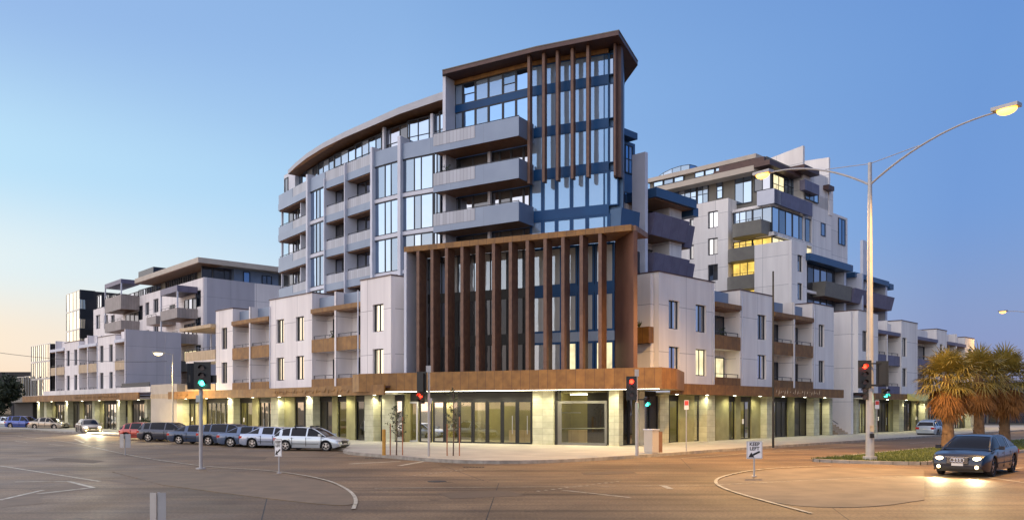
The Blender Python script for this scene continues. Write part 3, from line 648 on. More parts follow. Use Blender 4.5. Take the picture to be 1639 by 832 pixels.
for px, wpx in ((621, 3), (697, 4)):
    i0 = 643 if px > 643 else 599; F, ln = seg(i0, 694 if px > 643 else 643); s = F.s_at(px, -1.1); q = MB(); q.box(F, s-.12, s+.12, -.84, -.6, 22.9, 26.1); q.build('post', 'fin', tT)
def antenna(p, label):
    q = MB(); q.tube([p, p+Vector((0, 0, 1.5))], .03, 5); c0 = p+Vector((0, 0, 1.4))
    q.tube([c0+Vector((-.9, 0, 0)), c0+Vector((.9, .2, 0))], .02, 4)
    for i in range(6): x = -.8+i*.3; q.tube([c0+Vector((x, -.35, 0)), c0+Vector((x, .45, 0))], .015, 4)
    tag(q.build('television_antenna', 'darkmetal', None, loc=tuple(p)), label, 'antenna')
antenna(Vector(((618-CX)/FX*76, 76, 27.2)), 'small television antenna on the curved roof of the corner tower')
# ---- rear wing behind the tower (right)
MF = Fac((10.5, 64), (.704, .71))
o = MF.P(3, 0); tM = thing('rear_wing_building', 'wing with dark plum canted balconies and pale fin wall, just right of the corner tower', 'building', (o.x, o.y, 0))
q = MB(); s = MF.s_at(1033, .5); q.box(MF, s, s+.35, -.7, .5, 4, 21.7); q.build('fin_wall', 'fin', tM)
s0, s1, s2 = MF.s_at(1038), MF.s_at(1097), MF.s_at(1112)
q = MB(); q.box(MF, s0-4, s2-1.4, -9, -1.9, 4, 18.4); q.box(MF, s1-1.9, s1-.2, -1.9, -.2, 4, 18.4); q.build('wall', 'white', tM)
q = MB(); q.box(MF, s0-.2, s1+.3, -6, .9, 18.45, 19.15); q.box(MF, s1+.4, s2-.2, -3, .5, 18.0, 18.7); q.build('roof', 'bluepan', tM)
q = MB(); q.box(MF, s0, s1, -1.9, .6, 18.36, 18.44); q.build('roof_soffit', 'soffit', tM)
def canted(root, F, a, b, z0, z1, d0, d1, m, lean=.35, ends=True):
    """balcony with fronts that lean outwards"""
    q = MB(); P = F.P
    q.face([P(a, d1, z0), P(b, d1, z0), P(b, d1+lean, z1), P(a, d1+lean, z1)], [(a, 0), (b, 0), (b, 1), (a, 1)])
    q.face([P(a, d1-.1, z0+.15), P(b, d1-.1, z0+.15), P(b, d1+lean-.1, z1), P(a, d1+lean-.1, z1)], [(a, 0), (b, 0), (b, 1), (a, 1)])
    q.face([P(a, d1+lean-.1, z1), P(b, d1+lean-.1, z1), P(b, d1+lean, z1), P(a, d1+lean, z1)])
    for e in (a, b):
        q.face([P(e, d0, z0), P(e, d1, z0), P(e, d1+lean, z1), P(e, d0, z1)], [(0, 0), (1, 0), (1, 1), (0, 1)])
    o = q.build('balcony', m, root)
    f = MB(); f.box(F, a+.02, b-.02, d0, d1-.1, z0, z0+.2); f.build('balcony_soffit', 'soffit', o)
    return o
for z0, z1 in ((15.7, 17.35), (12.6, 14.3), (9.5, 11.2)):
    canted(tM, MF, s0, s1-.3, z0, z1, -1.9, .3, 'purple'); canted(tM, MF, s1, s2-.3, z0-.2, z1-.1, -1.9, -.1, 'purple')
    for i in range(3): window(tM, MF, s0+1+i*1.25, s0+2.2+i*1.25, z0+.3, z0+2.6, d=-1.8, pane='g_pod', name='balcony_door')
PX = Fac(tuple(MF.P(MF.s_at(1000, 1.2), 1.2).xy), (.704, .71))
b_ = MB(); a, b = MF.s_at(1016, -3), MF.s_at(1016, -3)
q = MB(); q.box(MF, MF.s_at(985, -2), MF.s_at(1017, -2), -7, -2, 17, 23.3); q.build('penthouse_wall', 'bluepan', tM)
q = MB(); q.box(MF, MF.s_at(985, -1), MF.s_at(1021, -1.2), -7, -1.2, 23.3, 23.8); q.build('roof', 'bluepan', tM)
window(tM, MF, MF.s_at(1000, -2), MF.s_at(1012, -2), 20.8, 23.0, d=-1.9, mull=(.5,), trans=(.5,), pane='g_tower')
window(tM, MF, MF.s_at(999, -2), MF.s_at(1013, -2), 17.9, 19.3, d=-1.9, mull=(.33, .66), pane='g_tower')
for yt, yb in ((337, 366), (404, 431)):
    a, b, z0, z1 = px_rect(MF, 1001, 1025, yt, yb, 1.6)
    canted(tM, MF, a-.4, b, z0, z1, -.8, 1.5, 'bluepan', .1)
antenna(MF.P(MF.s_at(1052, -5), -5, 21.3)-Vector((0, 0, 1.6)), 'small television antenna above the plum balconies')

def fascia_pattern(root, F, p0, p1, d, z0, z1, step=.42):
    """raised leaf strokes folded out of the awning fascia"""
    q = MB(); a, b = F.s_at(p0, d), F.s_at(p1, d); x = a; k = 0
    while x < b:
        h = (z1-z0)*(.5+.35*math.sin(k*1.7)); c = (z0+z1)/2+(z1-z0)*.08*math.cos(k*2.3); P = F.P
        q.face([P(x, d+.01, c-h/2), P(x+.10, d+.05, c-h*.1), P(x+.2, d+.01, c+h/2), P(x+.06, d+.01, c+h*.1)]); x += step*random.uniform(.7, 1.2); k += 1
    return q.build('fascia_pattern', 'tan', root, recalc=False)
fascia_pattern(tL, LF, 440, 560, .9, 3.45, 4.05); fascia_pattern(tL, LF, 284, 300, .9, 3.45, 4.05)
fascia_pattern(tR, RF, 1242, 1312, .95, 3.45, 4.08); fascia_pattern(tF, LF, 120, 190, 1.2, 3.45, 4.12)
for rt_, F_, px_ in ((tL, LF, 433.5), (tL, LF, 581), (tR, RF, 1142), (tR, RF, 1187), (tR, RF, 1303), (tG, RF, 1441), (tF, LF, 157)):
    q = MB(); s_ = F_.s_at(px_); q.tube([F_.P(s_, .07 if px_ != 581 else .4, 4.2), F_.P(s_, .07 if px_ != 581 else .4, 10.9)], .045, 8); q.build('downpipe', 'fin', rt_)
# things people keep on their balconies
def pot(p, label, seed, mt='leafdk', h=.7):
    rnd = random.Random(seed); rt = thing('potted_plant', label, 'plant', tuple(p), group='potted plants on balconies', local=True); q = MB(); q.tube([(0, 0, 0), (0, 0, .35)], [.14, .19], 10); q.build('pot', 'rust', rt); q = MB()
    for i in range(70):
        an = rnd.uniform(0, 6.28); r_ = rnd.uniform(.05, .35); z = .35+rnd.uniform(.05, h); c_ = Vector((math.cos(an)*r_, math.sin(an)*r_, z)); d = Vector([rnd.uniform(-1, 1) for _ in range(3)]).normalized()*.12; e = Vector([rnd.uniform(-1, 1) for _ in range(3)]).normalized()*.05; q.face([c_-d, c_+e, c_+d, c_-e])
    q.build('foliage', mt, rt, recalc=False)
pot(TB.P(TB.s_at(705), -.8, 19.6), 'leafy pot plant on the middle left end of the projecting tower balconies', 1, h=1.2)
pot(LF.P(LF.s_at(520), -.7, 7.1), 'pot plant on the upper brown balcony left of the corner block', 2, h=1.0)
pot(RF.P(RF.s_at(1170), -.7, 7.1), 'pot plant on the upper brown balcony between the first two white blocks', 3, h=1.0)
def chair(p, rz, label):
    rt = thing('balcony_chair', label, 'chair', tuple(p), rz, local=True); q = MB(); q.box(WF, -.25, .25, -.25, .25, .42, .46); q.build('seat', 'white', rt); q = MB(); q.box(WF, -.25, .25, .22, .26, .461, .95); q.build('backrest', 'white', rt)
    for x in (-.22, .22):
        for y in (-.22, .22): q = MB(); q.tube([(x, y, 0), (x, y, .42)], .018, 6); q.build('leg', 'alu', rt)
chair(RF.P(RF.s_at(1285), -.6, 7.06), .6, 'white chair on the upper balcony right of the thin dark pole')
# ------------------------------------------------------------------ stepped white tower (right, behind)
WL = Fac((28.6, 92), (.71, -.704)); WR = Fac((28.6, 92), (.704, .71))
tW = thing('apartment_tower', 'stepped white apartment tower with angled fin walls and lit yellow windows, behind the right terrace', 'building', (30, 96, 0))
def pb(mb, F, p0, p1, yt, yb, d0, d1, m=0):
    a, b, z0, z1 = px_rect(F, p0, p1, yt, yb, d1); mb.box(F, a, b, d0, d1, z0, z1, m)
def quick(root, F, p0, p1, yt, yb, d0, d1, m, name):
    q = MB(); pb(q, F, p0, p1, yt, yb, d0, d1); return q.build(name, m, root)
def pwin(root, F, p0, p1, yt, yb, d, n=1, pane='g_pod', trans=(), frame='darkmetal', name='window', fw=.09):
    a, b, z0, z1 = px_rect(F, p0, p1, yt, yb, d)
    return window(root, F, a, b, z0, z1, d=d, mull=[k/n for k in range(1, n)], trans=trans, pane=pane, frame=frame, name=name, fw=fw)
# main body
a_l, b_r = WL.s_at(1095), WR.s_at(1300)
q = MB(); q.prism([tuple(WL.P(a_l, -.3).xy), tuple(WL.P(-.3, -.3).xy), tuple(WR.P(b_r, -.3).xy), tuple(WR.P(b_r, -12).xy), tuple(WL.P(a_l, -14).xy)], 0, 25.2); q.build('core', 'white', tW)
# left white block with three windows
s0, s1 = WL.s_at(1085, .8), WL.s_at(1166, .8); zt = WL.z(1166, 317, .8); hs = []
for wy in ((338, 365), (381, 408), (423, 449)):
    a, b, z0, z1 = px_rect(WL, 1133.5, 1149.5, *wy, .8); hs.append((a, b, z0, z1))
for wy in ((350, 368), (392, 415)): 
    a, b, z0, z1 = px_rect(WL, 1104, 1111, *wy, .8); hs.append((a, b, z0, z1))
q = MB(); wall(q, WL, s0, s1, 0, zt, hs, d=.8, t=.35); q.box(WL, s0, s1, -5, .448, 0, zt); q.build('wall', 'white', tW)
for k, h in enumerate(hs): window(tW, WL, *h, d=.66, mull=(.5,) if k < 3 else (), pane='g_pod' if k != 2 else 'g_wood', fw=.12)
# penthouse levels, left faces
d_ = -1.0
q = MB(); q.box(WL, WL.s_at(1040, d_), -1.25, -12, d_-.1, 25.0, 30.7); q.build('penthouse_wall', 'olive', tW)
pwin(tW, WL, 1176, 1204, 277, 326, d_, 2, 'g_sky', (.7,))
pwin(tW, WL, 1207, 1234, 277, 305, d_+.02, 2, 'g_dark')
pwin(tW, WL, 1147, 1157, 285, 318, d_, 1, 'g_sky', (.4,)); pwin(tW, WL, 1116, 1134, 293, 326, d_, 2, 'g_sky', (.45,)); pwin(tW, WL, 1078, 1115, 301, 332, d_, 4, 'g_sky', (.45,))
z = WL.z(1195, 262, .2)
q = MB(); a = WL.s_at(1040, .6); q.box(WL, a, -1.9, -8, .6, WL.z(1195, 276, .6), WL.z(1195, 267, .6)); q.build('roof_band', 'sand', tW)
q = MB(); q.box(WL, WL.s_at(1035, -.6), -2.3, -9, -.6, WL.z(1195, 256, -.6), WL.z(1195, 249, -.6)); q.build('roof_band', 'sand', tW)
for i in range(9):
    p0 = 1046+i*16.5
    if i == 3: continue
    s_ = WL.s_at(p0, -.9); window(tW, WL, s_, WL.s_at(p0+15.5, -.9), WL.z(1195, 267, -.9)+.02, WL.z(1195, 257, -.9), d=-.9, pane='g_sky', fw=.08)
# roof terrace glass screen on a curve
sc_ = [(1041, 276, 112), (1050, 270, 109), (1062, 266, 106.5), (1076, 263, 104.6), (1090, 261, 103.4), (1104, 259, 102.8), (1114, 259, 103.4), (1122, 261, 104.8), (1130, 266, 107)]
gm, fm = MB(), MB()
for i in range(len(sc_)-1):
    A = Vector(((sc_[i][0]-CX)/FX*sc_[i][2], sc_[i][2])); B = Vector(((sc_[i+1][0]-CX)/FX*sc_[i+1][2], sc_[i+1][2])); F = Fac(tuple(A), tuple(B-A)); l = (B-A).length
    gm.box(F, .06, l-.02, -.03, 0, 30.2, 32.4); fm.box(F, 0, .06, -.05, .03, 30.2, 32.45); fm.box(F, .06, l, -.05, .02, 32.4, 32.47)
scr = fm.build('terrace_screen', 'darkmetal', tW); gm.build('pane', 'g_sky', scr)
# penthouse right faces
q = MB(); q.box(WR, 1.12, WR.s_at(1297), -8, -1.2, 25.0, 29.19); q.build('penthouse_wall', 'olive', tW)
q = MB(); q.box(WR, -.59, WR.s_at(1283, .0), -7, .0, 29.2, 29.75); q.build('roof_band', 'roofdk', tW)
q = MB(); q.box(WR, .61, WR.s_at(1258, -1.3), -7, -1.3, 29.75, 30.6); q.build('roof_band', 'roofdk', tW)
pwin(tW, WR, 1256, 1281, 284, 316, -1.1, 4, 'g_sky', (.5,)); pwin(tW, WR, 1238, 1256, 281, 312, -1.1, 2, 'litpale', (.5,))
q = MB(); a, b, z0, z1 = px_rect(WL, 1212, 1236, 306, 327, .5); q.box(WL, a, .5, -1, .5, 24.9, 26.5); q.build('balustrade', 'fin', tW)
q = MB(); q.box(WR, -.495, WR.s_at(1301, .5), .3, .5, 24.9, 26.49); q.build('balustrade', 'purple', tW)
# glazed corner storeys
q = MB(); q.box(WL, WL.s_at(1172, .1), .1, -1, .1, 25.05-.3, 24.89); q.build('floor_band', 'white', tW)
za = (21.95, 24.75); zb = (18.8, 21.4)
for z0, z1, pn in ((*za, 'g_sky'), (*zb, 'lit')):
    s = WL.s_at(1174); window(tW, WL, s, s*.5-.01, z0, z1, d=0, mull=(.33, .66), pane=pn, fw=.1); window(tW, WL, s*.5+.01, -.02, z0, z1, d=0, mull=(.5,), pane=pn, fw=.1)
    e = WR.s_at(1300); window(tW, WR, .02, e*.5-.01, z0, z1, d=0, mull=(.33, .66), pane='g_pod' if pn == 'g_sky' else 'litpale', fw=.1); window(tW, WR, e*.5+.01, e, z0, z1, d=0, mull=(.33, .66), pane='g_pod' if pn == 'g_sky' else 'litpale', fw=.1)
q = MB(); q.box(WL, WL.s_at(1210, .35), .35, -.5, .35, 21.45, 21.85); q.build('floor_band', 'white', tW)
q = MB(); q.box(WR, -.345, WR.s_at(1300, .35), .0, .35, 21.45, 21.85); q.build('floor_band', 'white', tW)
# rounded olive balconies
for p0, p1, yt, yb in ((1166, 1219, 355, 377), (1159, 1208, 396, 417), (1158, 1208, 441, 463)):
    a, b, z0, z1 = px_rect(WL, p0, p1, yt, yb, 2.0); q = MB(); P = WL.P; pts = []
    for k in range(7):
        an = math.pi/2*k/6; pts.append((a+1.2*(1-math.sin(an)), 2.0-1.2*(1-math.cos(an))))
    pts = [(x, y) for x, y in pts[::-1]]
    pl = [(a, 0)]+pts+[(b, 2.0), (b, 0)]
    q.prism([tuple(P(s, d).xy) for s, d in pl], z0, z1); bo = q.build('balcony', 'olive', tW)
    rail(bo, WL, a+1, b-.1, 1.9, z1, z1+.25)
pwin(tW, WL, 1173, 1209, 417, 444, .2, 3, 'lit'); pwin(tW, WL, 1175, 1209, 462, 480, .2, 3, 'lit')
# big white block in front
BF = Fac((29.2, 87.4), (.71, -.704)); BR = Fac((29.2, 87.4), (.704, .71))
q = MB(); s = BF.s_at(1208); e = BR.s_at(1292); hs = []
for wy in ((408, 435), (453, 480)): hs.append(px_rect(BR, 1277, 1285, *wy))
wall(q, BR, 0, e, 0, 20.1, [(a, b, z0, z1) for a, b, z0, z1 in hs], t=.35)
q.box(BF, s, -.36, -3.2, 0, 0, 20.1); q.build('wall', 'white', tW)
for h in hs: window(tW, BR, *h, d=-.14, pane='g_pod', fw=.1)
# lower wing with plum balconies
e2 = BR.s_at(1424)
q = MB(); q.box(BR, e, e2, -9, -2.4, 0, 18.4); q.build('core', 'white', tW)
for zf in (15.35, 12.2): 
    a, b = BR.s_at(1293, -.6), BR.s_at(1334, -.6)
    window(tW, BR, a, (a+b)/2-.02, zf, zf+2.9, d=-.6, mull=(.5,), pane='g_dark', fw=.09); window(tW, BR, (a+b)/2+.02, b, zf, zf+2.9, d=-.6, mull=(.5,), pane='g_dark', fw=.09)
    q = MB(); q.box(BR, e+.02, b+.3, -2.4, -.2, zf-.3, zf-.02); q.build('floor_band', 'white', tW)
q = MB(); q.box(BR, e+.1, BR.s_at(1336, -.8), -2.4, -.75, 4, 18.3); q.build('wall', 'dark', tW)
q = MB(); q.box(BR, e-.3, BR.s_at(1366, .5), -3, .5, 18.35, 19.1); q.build('roof', 'bluepan', tW)
q = MB(); q.box(BR, BR.s_at(1369, .3), BR.s_at(1424, .3), -3, .3, 17.9, 18.5); q.build('roof', 'bluepan', tW)
q = MB(); q.box(BR, BR.s_at(1425, 0), BR.s_at(1431, 0), -3, 0, 17.7, 18.4); q.build('roof', 'bluepan', tW)
for zf in (15.35, 12.2, 9.1):
    a, m1, b = BR.s_at(1323, .9), BR.s_at(1366, .9), BR.s_at(1430, .9)
    canted(tW, BR, a, m1-.2, zf-.55, zf+1.05, -2.4, .7, 'olive', .2); canted(tW, BR, m1+.05, b, zf-.6, zf+1.0, -2.4, .7, 'purple', .4)
    for i in range(7):
        s_ = BR.s_at(1338, -2.2)+i*2.35
        if s_+2 < e2: window(tW, BR, s_, s_+1.9, zf, zf+2.5, d=-2.3, mull=(.5,), pane='g_pod', name='balcony_door')
for px in (1354, 1366, 1387, 1420):
    q = MB(); s_ = BR.s_at(px, -.2); q.box(BR, s_-.45 if px != 1366 else s_-.15, s_+.15, -2.4, -.2 if px != 1366 else .95, 4, 18.33 if px < 1368 else 17.88); q.build('fin_wall', 'fin', tW)
# fin walls and right steps
q = MB(); P = WR.P
def finwall(F, p0, p1, yt0, yt1, yb, d, t=.4):
    """flat wall in plane d whose top slopes from yt0 (left) to yt1 (right)"""
    a, b = F.s_at(p0, d), F.s_at(p1, d); z0 = F.z(p1, yb, d); za_, zb_ = F.z(p0, yt0, d), F.z(p1, yt1, d)
    q = MB(); fr = [F.P(a, d, z0), F.P(b, d, z0), F.P(b, d, zb_), F.P(a, d, za_)]; bk = [p-Vector((F.n.x, F.n.y, 0))*t for p in fr]
    q.face(fr, [(a, z0), (b, z0), (b, zb_), (a, za_)]); q.face(bk[::-1])
    for i in range(4): j = (i+1) % 4; q.face([fr[i], bk[i], bk[j], fr[j]], [(.5, .5)]*4)
    return q.build('fin_wall', 'white', tW)
F1 = Fac(tuple(WR.P(WR.s_at(1287), 0).xy), (.71, -.704)); finwall(F1, 1226, 1286, 256, 233, 420, .2)
F2 = Fac(tuple(WR.P(WR.s_at(1328), 0).xy), (.71, -.704)); finwall(F2, 1286, 1327, 258, 252, 420, .0)
q = MB(); a, b = WR.s_at(1300, .1), WR.s_at(1331, .1); q.box(WR, a, b, -6, .1, 0, WR.z(1331, 322, .1)); q.build('wall', 'white', tW)
pwin(tW, WR, 1315, 1322, 357, 378, .16, 1, 'g_dark')
q = MB(); c_, e_ = WR.s_at(1331, -.8), WR.s_at(1357, -.8); q.box(WR, c_, e_, -6, -.8, 0, WR.z(1345, 345, -.8)); q.build('wall', 'white', tW)
pwin(tW, WR, 1343, 1354, 350, 392, -.7, 2, 'g_sky')
pwin(tW, WR, 1290, 1311, 293, 322, .3, 3, 'g_pod'); quick(tW, WR, 1289, 1312, 292, 308, .25, .9, 'purple', 'balustrade'); quick(tW, WR, 1288, 1312, 268, 276, -3, 1.2, 'roofdk', 'roof_band')
quick(tW, WR, 1287, 1326, 276, 330, -5, .1, 'white', 'wall')
quick(tW, WR, 1327, 1336, 297, 304, -3, .8, 'roofdk', 'roof_band'); quick(tW, WR, 1328, 1334, 303, 345, -3, .2, 'white', 'wall')
a_, b_, z_, z2_ = px_rect(BR, 1382, 1388, 385, 470, -6); q = MB(); q.box(BR, a_, b_, -6.4, -6, 14, z2_); q.build('chimney', 'fin', tW)
# ------------------------------------------------------------------ mid rise block, far left
d48 = Vector((.669, -.743))
KF = Fac((-35.7, 97), tuple(d48)); KR = Fac((-35.7, 97), (.704, .71))
tK = thing('apartment_block', 'six storey pale apartment block with boxed balconies, behind the left hand terraces', 'building', (-38, 100, 0))
zc = 17.7
hs = [px_rect(KF, 312, 322, *wy) for wy in ((465, 491), (508, 526), (552, 568))]
hs += [px_rect(KF, 221, 229, *wy) for wy in ((489, 512), (532, 548))]+[px_rect(KF, 233, 239, *wy) for wy in ((484, 504), (528, 542))]+[px_rect(KF, 246, 254, *wy) for wy in ((478, 500), (520, 540))]
hs += [px_rect(KF, a, b, *wy) for a, b in ((154, 161), (167, 173), (178, 184)) for wy in ((472, 493), (504, 526))]
q = MB(); sL = KF.s_at(150); wall(q, KF, sL, 0, 0, zc, hs); q.box(KF, sL, -.36, -14, -.352, 0, zc); q.build('wall', 'sunlit_white', tK)
q = MB(); e = KR.s_at(452); q.box(KR, .0, e, -.3, 0, 0, zc+.02); q.box(KR, 2.5, e, -9, -.3, 0, zc); q.build('wall', 'grey', tK)
for i, h in enumerate(hs): window(tK, KF, *h, d=-.16, mull=(.5,), pane='g_sky' if i < 3 else 'g_pod', fw=.12)
# penthouse + eaves
q = MB(); q.box(KF, KF.s_at(222), -1.6, -12, -1.6, zc, 19.25); q.build('penthouse_wall', 'olive', tK)
n = 13
for i in range(n):
    if i == 5: continue
    p0 = 222+i*7.2; window(tK, KF, KF.s_at(p0, -1.5), KF.s_at(p0+6.6, -1.5), zc+.1, 19.2, d=-1.5, pane='g_sky' if i > 6 else 'g_dark', fw=.09, mull=(.5,))
q = MB(); q.box(KF, KF.s_at(216, .9), .6, -12, .9, 19.25, 19.85); q.build('roof', 'sand', tK)
q = MB(); q.box(KF, KF.s_at(216, .9)+.05, .55, -2, .85, 19.19, 19.248); q.build('roof_soffit', 'soffit', tK)
q = MB(); q.box(KR, -.2, KR.s_at(379), -8, -.9, 19.2, 19.83); q.build('roof', 'purple', tK)
window(tK, KR, .3, KR.s_at(379, -1.2)*.35, zc+.05, 19.5, d=-1.2, pane='g_wood'); window(tK, KR, KR.s_at(379, -1.2)*.36, KR.s_at(378, -1.2), zc+.05, 19.5, d=-1.2, mull=(.5,), pane='g_wood')
q = MB(); q.box(KR, KR.s_at(379), KR.s_at(450), -8, -.6, zc, 20.0); q.build('penthouse_wall', 'steel', tK)
pwin(tK, KR, 390, 401, 435, 456, -.5, 1, 'g_tower'); pwin(tK, KR, 420, 436, 441, 459, -.5, 2, 'g_dark')
q = MB(); pb(q, KF, 222, 246, 431, 443, -8, -5); tag(q.build('plant_screen', 'darkmetal', tK))
# balcony stacks
M['taupe'] = mat('taupe_panel', (.30, .26, .24), .6, noise=(.24, .21, .195), nscale=1.2, build=uv_panels(.35, 9, (.17, .15, .14), .03, .15, False))
def boxbal(pl, pm, pr, rows_, roof=None, lit_=None):
    for k, (yt, yb) in enumerate(rows_):
        D = 2.4; a = KF.s_at(pl, D); b = KF.s_at(pm, D); z0, z1 = KF.z(pm, yb, D), KF.z(pm, yt, D)
        q = MB(); q.box(KF, a, b, D-.12, D, z0, z1); q.box(KF, b-.12, b, 0.02, D-.12, z0, z1); q.box(KF, a, a+.12, .02, D-.12, z0, z1); bo = q.build('balcony', 'taupe' if k < 2 else 'olive', tK)
        q = MB(); q.box(KF, a+.12, b-.12, .02, D-.12, z0, z0+.2); q.build('balcony_soffit', 'soffit', bo)
        rail(bo, KF, a+.1, b-.1, D-.06, z1, z1+.25)
        nn = 3
        for i in range(nn): window(tK, KF, a+1.4+i*(b-a-1.6)/nn, a+1.4+(i+1)*(b-a-1.6)/nn-.05, z0+.25, z0+2.6, d=.08, pane='litpale' if lit_ == k else 'g_wood', name='balcony_door')
    if roof:
        z0, z1 = KF.z(pm, roof[1], D), KF.z(pm, roof[0], D); q = MB(); q.box(KF, a, b, 0.02, D, z0, z1); q.build('balcony_roof', 'purple', tK)
        q = MB(); q.box(KF, b-.15, b, D-.15, D, KF.z(pm, rows_[0][0], D), z0); q.box(KF, a+.0, a+.15, D-.15, D, KF.z(pm, rows_[-1][0], D), z0); q.build('post', 'fin', tK)
boxbal(257, 284, 309, ((492, 508), (533, 549), (577, 594)), (456, 466), 2)
boxbal(168, 194, 218, ((471, 494), (512, 527)), (446, 453))
boxbal(235, 250, 258, ((505, 518),))
# glazed stair tower
s0, s1 = KF.s_at(106, .5), KF.s_at(128, .5); zt = KF.z(128, 463, .5)
q = MB(); q.box(KF, s0+.1, s1-.1, -9, .3, 0, zt-.1); q.build('core', 'dark', tK)
for i in range(5):
    z0 = zt-3.1*(i+1); window(tK, KF, s0, s1, z0+.02, z0+3.08, d=.5, mull=(.25, .5, .75), pane='g_warm', frame='alu', fw=.1, name='glazed_wall')
KS = Fac(tuple(KF.P(s1, .5).xy), (.704, .71)); eS = KS.s_at(153)
for i in range(5):
    z0 = zt-3.1*(i+1); window(tK, KS, .02, eS, z0, z0+1.6, d=0, mull=(.2, .4, .6, .8), pane='g_warm', frame='darkmetal'); q = MB(); q.box(KS, .02, eS, -.3, .02, z0+1.62, z0+3.08); q.build('spandrel_panel', 'black', tK)
# ------------------------------------------------------------------ ground
def grnd():
    m = bpy.data.materials.new('asphalt'); m.use_nodes = True; t = m.node_tree; b = t.nodes['Principled BSDF']; g = t.nodes.new('ShaderNodeNewGeometry')
    def nz(s, d=6):
        n = t.nodes.new('ShaderNodeTexNoise'); n.inputs['Scale'].default_value = s; n.inputs['Detail'].default_value = d; t.links.new(g.outputs['Position'], n.inputs['Vector']); return n.outputs[0]
    r = t.nodes.new('ShaderNodeValToRGB'); r.color_ramp.elements[0].position = .35; r.color_ramp.elements[1].position = .65
    r.color_ramp.elements[0].color = (.115, .075, .038, 1); r.color_ramp.elements[1].color = (.215, .142, .072, 1)
    t.links.new(nz(.22), r.inputs[0])
    r2 = t.nodes.new('ShaderNodeValToRGB'); r2.color_ramp.elements[0].color = (.6, .6, .6, 1); r2.color_ramp.elements[1].color = (1.35, 1.35, 1.35, 1); r2.color_ramp.elements[0].position = .3; r2.color_ramp.elements[1].position = .7
    t.links.new(nz(14), r2.inputs[0]); mx = t.nodes.new('ShaderNodeMix'); mx.data_type = 'RGBA'; mx.blend_type = 'MULTIPLY'; mx.inputs[0].default_value = 1
    t.links.new(r.outputs[0], mx.inputs[6]); t.links.new(r2.outputs[0], mx.inputs[7])
    vo = t.nodes.new('ShaderNodeTexVoronoi'); vo.feature = 'DISTANCE_TO_EDGE'; vo.inputs['Scale'].default_value = .11; t.links.new(g.outputs['Position'], vo.inputs['Vector'])
    cr = t.nodes.new('ShaderNodeMath'); cr.operation = 'LESS_THAN'; cr.inputs[1].default_value = .0012; t.links.new(vo.outputs['Distance'], cr.inputs[0])
    m3 = t.nodes.new('ShaderNodeMix'); m3.data_type = 'RGBA'; t.links.new(cr.outputs[0], m3.inputs[0]); t.links.new(mx.outputs[2], m3.inputs[6]); m3.inputs[7].default_value = (.02, .018, .017, 1)
    # tyre-polished lanes and dirt drawn out along each street, dark oil spots
    prev = m3.outputs[2]
    for rot, sc_v, lo_, hi_, dk in ((.785, (.05, 1.4, 1), .50, .70, .62), (-.785, (.05, 1.4, 1), .50, .70, .62), (0, (1.1, 1.1, 1), .66, .74, .5), (.3, (.13, .13, 1), .40, .62, 1.25)):
        mp = t.nodes.new('ShaderNodeMapping'); mp.inputs['Rotation'].default_value = (0, 0, rot); mp.inputs['Scale'].default_value = sc_v; t.links.new(g.outputs['Position'], mp.inputs[0])
        n = t.nodes.new('ShaderNodeTexNoise'); n.inputs['Scale'].default_value = 1; n.inputs['Detail'].default_value = 4; t.links.new(mp.outputs[0], n.inputs['Vector'])
        r5 = t.nodes.new('ShaderNodeValToRGB'); r5.color_ramp.elements[0].position = lo_; r5.color_ramp.elements[1].position = hi_; r5.color_ramp.elements[0].color = (1, 1, 1, 1); r5.color_ramp.elements[1].color = (dk, dk, dk, 1); t.links.new(n.outputs[0], r5.inputs[0])
        mm = t.nodes.new('ShaderNodeMix'); mm.data_type = 'RGBA'; mm.blend_type = 'MULTIPLY'; mm.inputs[0].default_value = 1; t.links.new(prev, mm.inputs[6]); t.links.new(r5.outputs[0], mm.inputs[7]); prev = mm.outputs[2]
    t.links.new(prev, b.inputs['Base Color']); rr_ = t.nodes.new('ShaderNodeMath'); rr_.operation = 'MULTIPLY_ADD'; t.links.new(nz(.5), rr_.inputs[0]); rr_.inputs[1].default_value = .35; rr_.inputs[2].default_value = .45; b.inputs['Specular IOR Level'].default_value = .3
    t.links.new(rr_.outputs[0], b.inputs['Roughness'])
    bp = t.nodes.new('ShaderNodeBump'); bp.inputs['Strength'].default_value = .5; bp.inputs['Distance'].default_value = .01; t.links.new(nz(40, 3), bp.inputs['Height']); t.links.new(bp.outputs[0], b.inputs['Normal'])
    return m
M['asphalt'] = grnd()
q = MB(); S = 1400; q.face([(-S, -S, 0), (S, -S, 0), (S, S, 0), (-S, S, 0)]); tag(q.build('ground', 'asphalt', recalc=False), kind='structure')
M['paving'] = mat('concrete_paving', (.44, .41, .33), .7, noise=(.34, .32, .26), nscale=.6, build=uv_panels(1.5, 1.5, (.22, .2, .16), .02, .1))
M['kerb'] = mat('kerb_concrete', (.34, .31, .26), .8, noise=(.20, .18, .15), nscale=2.5)
M['paint'] = mat('road_paint', (.55, .50, .38), .6, noise=(.24, .20, .13), nscale=4)
M['grass'] = mat('grass', (.10, .12, .022), .9, noise=(.06, .075, .014), nscale=3, bump=.6, bscale=30)
M['patch'] = mat('asphalt_patch', (.19, .13, .072), .75, noise=(.13, .092, .052), nscale=1.2)
M['apron'] = mat('island_concrete', (.24, .175, .105), .8, noise=(.155, .115, .07), nscale=.9, bump=.4, bscale=25)
